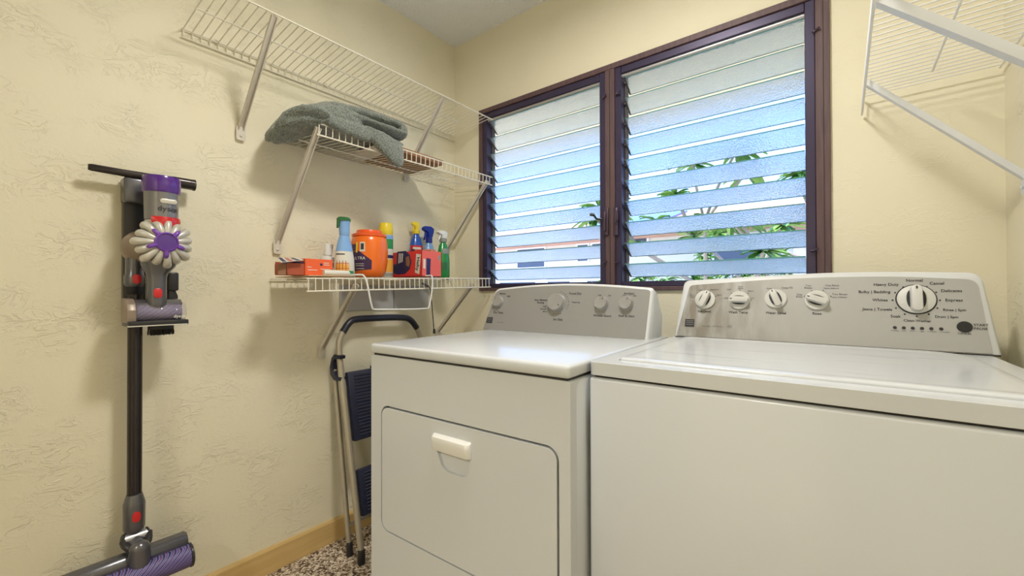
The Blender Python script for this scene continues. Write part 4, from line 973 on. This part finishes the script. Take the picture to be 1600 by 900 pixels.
# ---- dryer: local origin at its front-left foot corner, x right, y back
dr, DM = appliance('white front loading dryer with a drop door and silver round knob console', 'clothes_dryer', 'dryer', (.617, -.955, 0), math.radians(2.2))
DWd, DDp = .676, .72
def deck(root, w, d, holes=None):
    mb = MB()
    mb.box((w/2, d/2, (SEAM+.005+ZT)/2), (w, d, ZT-SEAM-.005), None, .008, seg=3)
    return mb.build('top_panel', M['enamel'], root, ang=50)
deck(dr, DWd, DDp)
c_ = MB(); c_.box((DWd/2, DDp/2+.015, .47), (DWd-.004, DDp-.035, .83), None, .004); c_.build('cabinet', M['enamel'], dr)
sm = MB(); sm.box((DWd/2, DDp/2, SEAM+.001), (DWd-.018, DDp-.018, .012)); sm.box((DWd/2, .034, .47), (DWd-.008, .005, .82)); sm.box((DWd/2, DDp/2, .03), (DWd-.06, DDp-.06, .055)); sm.build('seam_recess', M['gap'], dr, smooth=False)
dpl = Plane(DM, (0, .004, 0), (1, 0, 0), (0, 0, 1))
(u0_, v0_), (u1_, v1_) = dpl.uv(597, 636), dpl.uv(870, 702); ub, vb = dpl.uv(745, 900)
du0, du1, dv1, dv0 = u0_, u1_, (v0_+v1_)/2, vb-.001
ocx, ocz = (du0+du1)/2, (dv0+dv1)/2; dw, dh = du1-du0, dv1-dv0
fp_ = MB()
fp_.plate([Vector((a, .004, b_)) for a, b_ in rrect(DWd, SEAM-.06, .004, 2, DWd/2, .06+(SEAM-.06)/2)], [[Vector((a, .004, b_)) for a, b_ in rrect(dw+.010, dh+.010, .031, 8, ocx, ocz)][::-1]], (0, .028, 0))
fo_ = fp_.build('front_panel', M['enamel'], dr, smooth=False)
bv = fo_.modifiers.new('b', 'BEVEL'); bv.width = .004; bv.segments = 3; bv.limit_method = 'ANGLE'; bv.angle_limit = math.radians(50)
fp_ = MB(); fp_.box((ocx, .022, ocz), (dw+.02, .004, dh+.02)); fp_.build('door_recess', M['gap'], dr, smooth=False)
do_ = MB()
hcx = (dpl.uv(678, 676)[0]+dpl.uv(737, 690)[0])/2; hw_ = dpl.uv(737, 690)[0]-dpl.uv(678, 676)[0]; hz1 = dpl.uv(678, 675)[1]; hz0 = dpl.uv(737, 718)[1]; hzb = dpl.uv(712, 742)[1]
pocket = [(hcx-hw_*.42, hz0+.012), (hcx+hw_*.46, hz0+.012)][::1] + [(hcx+hw_*.46, hz0), (hcx+hw_*.36, hzb+.006), (hcx+hw_*.26, hzb), (hcx-hw_*.14, hzb), (hcx-hw_*.28, hzb+.010), (hcx-hw_*.42, hz0)]
do_.plate([Vector((a, .003, b_)) for a, b_ in rrect(dw, dh, .027, 8, ocx, ocz)], [[Vector((a, .003, b_)) for a, b_ in pts_round(pocket, .006, 3)]], (0, .017, 0))
od = do_.build('door', M['enamel'], dr, smooth=False); bv = od.modifiers.new('b', 'BEVEL'); bv.width = .003; bv.segments = 3; bv.limit_method = 'ANGLE'; bv.angle_limit = math.radians(50)
pk = MB(); pk.box((hcx, .0135, (hz0+hzb)/2+.004), (hw_*1.05, .003, hz0-hzb+.03)); pk.build('handle_pocket', M['enamel'], od)
hd = MB(); hh = hz1-hz0
prof = [(.004, hz0), (-.012, hz0+.002), (-.017, hz0+hh*.55), (-.014, hz1-.006), (-.006, hz1-.001), (.004, hz1)]
hd.loft([[Vector((x, .003+(a if a > 0 else a*sc_), b_ if sc_ > .5 else hz0+(b_-hz0)*.96)) for a, b_ in prof] for x, sc_ in ((hcx-hw_/2, .4), (hcx-hw_/2+.006, .9), (hcx-hw_/2+.012, 1), (hcx+hw_/2-.012, 1), (hcx+hw_/2-.006, .9), (hcx+hw_/2, .4))]); hd.build('door_handle', M['white'], od, ang=40)
# dryer console
cy_ = .555; fo = (0.0, cy_, ZT)
tmpl = Plane(DM, fo, (1, 0, 0), (0, math.sin(.27), math.cos(.27)))
cor = [tmpl.uv(752, 516), tmpl.uv(1012, 531), tmpl.uv(1021, 449), tmpl.uv(960, 444), tmpl.uv(872, 442.5), tmpl.uv(776, 451)]
print('dryer console uv', [(round(a, 3), round(b_, 3)) for a, b_ in cor])
uL = cor[0][0]; uR = cor[1][0]; Hc = (cor[2][1]+cor[5][1])/2; Hm = cor[4][1]
uT0 = cor[5][0]-.006; uT1 = cor[2][0]
arch = [(uL+(uR-uL)*t_, Hc+(Hm-Hc)*(1-abs(2*t_-.9))**.8 if 0 < t_ < .95 else Hc) for t_ in (.78, .62, .45, .28)]
arch = [(uT0+(uT1-uT0)*t_, Hc+(Hm-Hc)*math.sin(PI*t_)) for t_ in (.85, .7, .5, .3, .15)]
outl = pts_round([(uL, 0), (uR, 0), (uT1, Hc)]+arch+[(uT0, Hc)], [0, 0, .012, .04, .04, .04, .04, .04, .022], 4, skip=(0, 1))
dcp = console(dr, DM, fo, .27, 0, outl, .145, .55, M['panel'], .01)
def inset_poly(poly, k, cx, lo=.0):
    W_ = max(a for a, b in poly)-min(a for a, b in poly); H_ = max(b for a, b in poly)
    return [(cx+(a-cx)*(1-2*k/W_), max(lo, b*(1-k/H_))) for a, b in poly]
cx_ = (uL+uR)/2; ip = inset_poly(outl, .009, cx_, .002)
def silver(pl, poly, m, root, lw=.0):
    mb = MB(); mb.prism([pl.P(a, b_, -.0012) for a, b_ in poly], pl.n*.0022); return mb.build('control_panel', m, root, smooth=False)
dsp = silver(dcp, ip, M['panel'], dr)
def knob(pl, parent, px, py, rpx, depth, m, name='knob', mark=None, style='disc', ang=0):
    a, b_ = pl.uv(px, py); r = abs(pl.uv(px, py-rpx)[1]-b_)
    c = pl.P(a, b_, 0); rot = Matrix((pl.u, pl.v, pl.n)).transposed(); mb = MB()
    if style == 'disc':
        mb.lathe([(r*1.04, .001), (r*1.04, .004), (r, .005), (r*.97, depth-.002), (r*.92, depth), (r*.5, depth-.0012), (.0005, depth-.0015)], c, 'Z', n=36, rot=rot)
        o = mb.build(name, m, parent)
        mk = MB(); am = math.radians(ang); p = c+pl.n*(depth-.0006)+(pl.u*math.cos(am)+pl.v*math.sin(am))*r*.62
        mk.box(p, (r*.22, r*.07, .0014), None, rot=rot @ Matrix.Rotation(am, 3, 'Z')); mk.build('pointer_mark', M['ink'], o, smooth=False)
    else:
        mb.lathe([(r*1.0, .001), (r*1.0, depth*.22), (r*.92, depth*.30), (.0005, depth*.32)], c, 'Z', n=40, rot=rot)
        am = math.radians(ang); d = pl.u*math.cos(am)+pl.v*math.sin(am); s_ = pl.n.cross(d)
        hw2 = r*.30; rows = []
        ol = rrect(r*1.86, hw2*2, hw2*.9, 6)
        for (k_, z) in ((1.12, depth*.28), (1.0, depth*.6), (.97, depth*.93), (.85, depth)):
            rows.append([c + d*(a_*(.98 if k_ > 1 else k_)) + s_*(b2*k_) + pl.n*z for a_, b2 in ol])
        mb.loft(rows); o = mb.build(name, m, parent)
        sh = MB()
        for sg in (-1, 1):
            el = [(r*.62*math.cos(t_*PI/8), r*.20*math.sin(t_*PI/8)) for t_ in range(0, 9)]
            sh.prism([c + d*a_ + s_*sg*(hw2*1.02+b2) + pl.n*(depth*.325) for a_, b2 in el], pl.n*.0006)
        sh.build('grip_hollow', M['ink'], o, smooth=False)
        mk = MB(); mk.box(c+d*r*.70+pl.n*(depth+.0002), (r*.20, r*.09, .0010), None, rot=rot @ Matrix.Rotation(am, 3, 'Z')); mk.build('pointer_mark', M['ink'], o, smooth=False)
    return o
knob(dcp, dr, 779.5, 471.5, 8.5, .016, M['knob'], ang=140)
knob(dcp, dr, 870.5, 473, 13.5, .020, M['knob'], ang=-35)
knob(dcp, dr, 940.5, 474, 10.3, .018, M['knob'], ang=60)
knob(dcp, dr, 979, 474, 10.5, .018, M['knob'], ang=60)
def T(pl, s_, px, py, hpx, al='CENTER'):
    a, b_ = pl.uv(px, py); h = abs(pl.uv(px, py-hpx)[1]-b_); return (s_, pl.P(a, b_, .001), pl.u, pl.v, h, al)
its = [T(dcp, 'Dry Temp', 779, 488.5, 3.2), T(dcp, 'Wrinkle Guard', 941, 493.5, 3.4), T(dcp, 'Push to Start', 979, 494, 3.4), T(dcp, 'Auto Moisture', 846, 469, 3.0), T(dcp, 'Sensing', 845, 473, 3.0),
       T(dcp, 'Timed Dry', 899, 459, 3.4), T(dcp, 'Air Only', 872, 499.5, 3.4), T(dcp, 'Less', 851, 479, 2.4), T(dcp, 'Normal', 849, 483, 2.4), T(dcp, 'More', 852, 487, 2.4), T(dcp, 'Touch Up', 900, 472.5, 2.4),
       T(dcp, 'Medium', 786, 459, 2.6), T(dcp, 'Low', 774, 463.5, 2.4), T(dcp, 'High', 795, 463, 2.4), T(dcp, 'Off', 937, 462, 2.6), T(dcp, 'On', 953, 462, 2.6), T(dcp, 'End Signal', 983, 458.8, 2.8), T(dcp, 'Off', 975, 462.3, 2.4), T(dcp, 'On', 992, 462.3, 2.4)]
text_mesh(its, 'panel_lettering', M['ink'], dsp, .0008)
def dots(pl, pxs, r, name, parent, m=M['ink']):
    mb = MB(); rot = Matrix((pl.u, pl.v, pl.n)).transposed()
    for (px, py) in pxs: mb.lathe([(r, .0012), (r, .0022), (.0002, .0023)], pl.px(px, py, 0), 'Z', n=12, rot=rot)
    return mb.build(name, m, parent, smooth=False)
dp = [(880+8*math.cos(t_)*0, 0) for t_ in ()]
dd = []
for k_ in range(9):
    t_ = math.radians(70-k_*13); dd.append((871+18*math.cos(t_)*1.0, 473-18*math.sin(t_)))
for k_ in range(3): t_ = math.radians(195+k_*12); dd.append((870+17*math.cos(t_), 473-17*math.sin(t_)))
for k_ in range(4): t_ = math.radians(250+k_*13); dd.append((871+17*math.cos(t_), 474-17*math.sin(t_)))
dots(dcp, dd, .0013, 'dial_dots', dsp)
def emblem(pl, px0, py0, px1, py1, parent):
    mb = MB(); cs = [pl.uv(px0, py0), pl.uv(px1, py1)]; (a0, b0), (a1, b1) = cs
    mb.prism([pl.P(a0, b1, .0010), pl.P(a1, b1, .0010), pl.P(a1, b0, .0010), pl.P(a0, b0, .0010)], pl.n*.0006); o = mb.build('emblem', M['ink'], parent, smooth=False)
    st = MB(); w, h = a1-a0, b0-b1
    for k_ in (.26, .52, .74):
        pts = [(a0+w*.10, b1+h*(k_+.05)), (a0+w*.5, b1+h*(k_+.0)), (a0+w*.9, b1+h*(k_+.07)), (a0+w*.9, b1+h*(k_+.12)), (a0+w*.5, b1+h*(k_+.05)), (a0+w*.10, b1+h*(k_+.10))]
        st.prism([pl.P(x, y, .0017) for x, y in pts], pl.n*.0003)
    st.build('emblem_stripes', M['panel'], o, smooth=False)
emblem(dcp, 761.5, 495.5, 769, 505, dsp)
text_mesh([T(dcp, 'Series 400', 782, 503.8, 2.0)], 'series_lettering', M['inkgrey'], dsp, .0008)

# ---- washer
wa, WM = appliance('white top loading washer with stained silver console and ivory dials', 'washing_machine', 'washer', (1.298, -.852, 0), math.radians(1.2))
WWd, WDp = .735, .76
# deck with a lid opening
dk_ = MB(); lw0, lw1, ly0, ly1 = .045, WWd-.045, .055, .612
dk_.plate([Vector((a, b_, ZT)) for a, b_ in rrect(WWd, WDp, .012, 4, WWd/2, WDp/2)], [[Vector((a, b_, ZT)) for a, b_ in rrect(lw1-lw0+.006, ly1-ly0+.006, (.018, .018, .09, .02), 8, (lw0+lw1)/2, (ly0+ly1)/2)][::-1]], (0, 0, -(ZT-SEAM-.005)))
ob = dk_.build('top_panel', M['enamel'], wa, smooth=False); bv = ob.modifiers.new('b', 'BEVEL'); bv.width = .008; bv.segments = 4; bv.limit_method = 'ANGLE'; bv.angle_limit = math.radians(50)
ld = MB(); rings = []
for (ins_, z) in ((0, -.018), (0, .0015), (.0015, .004), (.005, .0055), (.020, .0060), (.034, .0045), (.05, .0040)):
    rings.append([Vector((a, b_, ZT+z)) for a, b_ in rrect(lw1-lw0-2*ins_, ly1-ly0-2*ins_, (.015, .015, .085, .018) if ins_ < .02 else (.012, .012, .06, .015), 8, (lw0+lw1)/2, (ly0+ly1)/2)])
ld.loft(rings)
M['lid'] = mat('scuffed_white_lid', (.66, .69, .72), .2, coat=.3)
n, l, b = nodes(M['lid']); tc = n.new('ShaderNodeTexCoord'); mp = n.new('ShaderNodeMapping'); mp.inputs['Scale'].default_value = (3, 26, 1); l.new(tc.outputs['Object'], mp.inputs[0])
t = n.new('ShaderNodeTexNoise'); t.inputs['Scale'].default_value = 1.6; t.inputs['Detail'].default_value = 5; l.new(mp.outputs[0], t.inputs[0])
rr = ramp(n, [(.60, (.66, .69, .72)), (.80, (.48, .49, .50))]); l.new(t.outputs[0], rr.inputs[0]); l.new(rr.outputs[0], b.inputs['Base Color'])
ld.build('lid', M['lid'], wa, ang=50)
sm = MB(); sm.box((WWd/2, WDp/2, SEAM+.001), (WWd-.018, WDp-.018, .012)); sm.box((WWd/2, WDp/2, .03), (WWd-.06, WDp-.06, .055)); sm.build('seam_recess', M['gap'], wa, smooth=False)
c_ = MB(); c_.box((WWd/2, WDp/2, .06+(SEAM-.06)/2), (WWd, WDp, SEAM-.06), None, .007, seg=3); c_.build('cabinet', M['enamel'], wa)
wy_ = .625; fo = (0, wy_, ZT+.002); LEAN = .27
tmpl = Plane(WM, fo, (1, 0, 0), (0, math.sin(LEAN), math.cos(LEAN)))
cor = [tmpl.uv(1054, 527), tmpl.uv(1566, 554), tmpl.uv(1534, 425), tmpl.uv(1400, 423.5), tmpl.uv(1300, 425), tmpl.uv(1200, 430), tmpl.uv(1069, 438)]
print('washer console uv', [(round(a, 3), round(b_, 3)) for a, b_ in cor])
outl = pts_round([(cor[0][0], 0), (cor[1][0], 0)]+cor[2:], [0, 0, .028, .05, .05, .05, .02], 6, skip=(0, 1))
wcp = console(wa, WM, fo, LEAN, 0, outl, .125, .35, M['panelw'], .01)
k_ = [(tmpl.uv(1057, 525)), (tmpl.uv(1551, 552)), tmpl.uv(1526, 437), tmpl.uv(1400, 432), tmpl.uv(1300, 433), tmpl.uv(1200, 437), tmpl.uv(1078, 446)]
ip = pts_round([(k_[0][0], .003), (k_[1][0], .003)]+[(a, min(b_, 99)) for a, b_ in k_[2:]], [0, 0, .02, .05, .05, .05, .012], 6, skip=(0, 1))
wsp = silver(wcp, ip, M['panelw'], wa)
bs = MB(); bs.box((( cor[0][0]+cor[1][0])/2, wy_+.002, ZT+.001), (cor[1][0]-cor[0][0]-.004, .006, .004)); bs.build('console_shadow_gap', M['gap'], wa, smooth=False)
knob(wcp, wa, 1102, 468.5, 14, .024, M['knobw'], 'dial', style='dial', ang=68)
knob(wcp, wa, 1155, 469.5, 14, .024, M['knobw'], 'dial', style='dial', ang=178)
knob(wcp, wa, 1212, 467, 14.5, .024, M['knobw'], 'dial', style='dial', ang=112)
knob(wcp, wa, 1276, 469.5, 15, .024, M['knobw'], 'dial', style='dial', ang=160)
a_, b_ = wcp.uv(1431, 468); rb_ = abs(wcp.uv(1431, 446)[1]-b_)
rg = MB(); rot = Matrix((wcp.u, wcp.v, wcp.n)).transposed(); rg.lathe([(rb_*1.05, .0012), (rb_*1.05, .0024), (rb_*.9, .0025)], wcp.P(a_, b_), 'Z', n=48, rot=rot); rg.build('dial_ring', M['ink'], wa)
knob(wcp, wa, 1431, 468, 21.5, .026, M['knobw'], 'cycle_dial', style='dial', ang=90)
its = [T(wcp, 'Normal', 1428.5, 438.5, 4.3), T(wcp, 'Casual', 1452, 443.2, 4.3, 'LEFT'), T(wcp, 'Delicates', 1470, 454.8, 4.3, 'LEFT'), T(wcp, 'Express', 1476.5, 469.3, 4.3, 'LEFT'), T(wcp, 'Rinse | Spin', 1473, 484.5, 3.8, 'LEFT'),
       T(wcp, 'Drain | Spin', 1460.5, 495, 3.8, 'LEFT'), T(wcp, 'Clean Washer', 1433, 501.5, 3.8), T(wcp, 'Soak', 1407, 494.8, 4.3, 'RIGHT'), T(wcp, 'Jeans | Towels', 1394, 484, 4.3, 'RIGHT'), T(wcp, 'Whites', 1387, 469.3, 4.3, 'RIGHT'),
       T(wcp, 'Bulky | Bedding', 1391, 456.4, 4.3, 'RIGHT'), T(wcp, 'Heavy Duty', 1404, 444.8, 4.3, 'RIGHT'), T(wcp, 'START', 1521, 508, 3.8, 'LEFT'), T(wcp, 'PAUSE', 1521, 513.6, 3.8, 'LEFT'), T(wcp, 'CANCEL', 1507, 521.5, 2.8),
       T(wcp, 'Soil Level', 1100.5, 486.6, 3.6), T(wcp, 'Wash Temp', 1153.5, 488.2, 3.8), T(wcp, 'Water Level', 1212, 489.3, 3.8), T(wcp, 'Rinse', 1276.5, 490.3, 3.8)]
text_mesh(its, 'panel_lettering', M['ink'], wsp, .0008)
its = [T(wcp, 'Extra', 1082, 461, 2.3), T(wcp, 'Light', 1082, 464, 2.3), T(wcp, 'Light', 1094, 453, 2.3), T(wcp, 'Medium', 1116, 452.6, 2.3), T(wcp, 'Heavy', 1123, 461, 2.3),
       T(wcp, 'Cold', 1139, 452.5, 2.3), T(wcp, 'Cool', 1157, 448, 2.3), T(wcp, 'Lights', 1157, 451, 2.3), T(wcp, 'Warm', 1173, 455, 2.3), T(wcp, 'Hot', 1176, 466, 2.3), T(wcp, 'Cold', 1135, 466, 2.3),
       T(wcp, 'Auto', 1202, 451, 2.6), T(wcp, 'Deep Fill', 1230, 450, 2.8), T(wcp, 'Two', 1263, 446.5, 2.8), T(wcp, 'Rinses', 1263, 450, 2.8), T(wcp, 'One', 1249, 460.5, 2.8), T(wcp, 'Rinse', 1249, 464, 2.8),
       T(wcp, 'One Rinse', 1300, 446.3, 2.8), T(wcp, 'Fabric Softener', 1299, 450.7, 2.2), T(wcp, 'Two Rinses', 1312, 460, 2.8), T(wcp, 'Fabric Softener', 1311, 464.6, 2.2),
       T(wcp, 'Washing', 1398, 516.6, 1.8), T(wcp, 'Soak', 1412, 516.9, 1.8), T(wcp, 'Rinse', 1426, 517.3, 1.8), T(wcp, 'Spin', 1441, 517.9, 1.8), T(wcp, 'Complete', 1456, 518.3, 1.8), T(wcp, 'Lid Locked', 1476, 519.2, 1.8), T(wcp, 'Series 600', 1103, 509.6, 2.0), T(wcp, 'High Efficiency', 1121, 510, 1.6), T(wcp, 'he', 1140, 510.3, 2.6)]
text_mesh(its, 'small_lettering', M['inkgrey'], wsp, .0008)
dots(wcp, [(1411, 448.8), (1398.5, 457.6), (1394.4, 469.3), (1399.8, 481.6), (1413.5, 491), (1432.3, 494.3), (1451, 491.3), (1464.5, 481.8), (1468.4, 469.5), (1462.5, 457), (1447.7, 448.3)], .0019, 'dial_dots', wsp)
dots(wcp, [(1110, 455.5), (1118.5, 463.5), (1088, 463), (1143, 458.5), (1156.5, 454), (1169, 458.5), (1174, 469), (1221.5, 454.8), (1268.5, 454.5), (1286, 454), (1298, 463), (1257, 463)], .0013, 'small_dots', wsp)
dots(wcp, [(1398, 512), (1412, 512.5), (1426, 513), (1440.5, 513.4), (1455, 513.8), (1470.4, 514.2)], .0040, 'indicator_lights', wsp)
a_, b_ = wcp.uv(1507, 511); k_ = MB(); k_.lathe([(.0138, .0010), (.0138, .0028), (.012, .0040), (.0004, .0030)], wcp.P(a_, b_), 'Z', n=32, rot=rot); k_.build('start_button', M['dkblue'] if False else M['black'], wa)
emblem(wcp, 1071, 498.5, 1084.5, 511, wsp)
k_ = MB(); p_ = wcp.px(1140, 510.3, .0012); k_.lathe([(.0065, 0), (.0065, .0005), (.0058, .0006), (.0058, .0001)], p_, 'Z', n=24, rot=rot, sc=(1, .8), cap=False); k_.build('round_mark', M['inkgrey'], wsp)
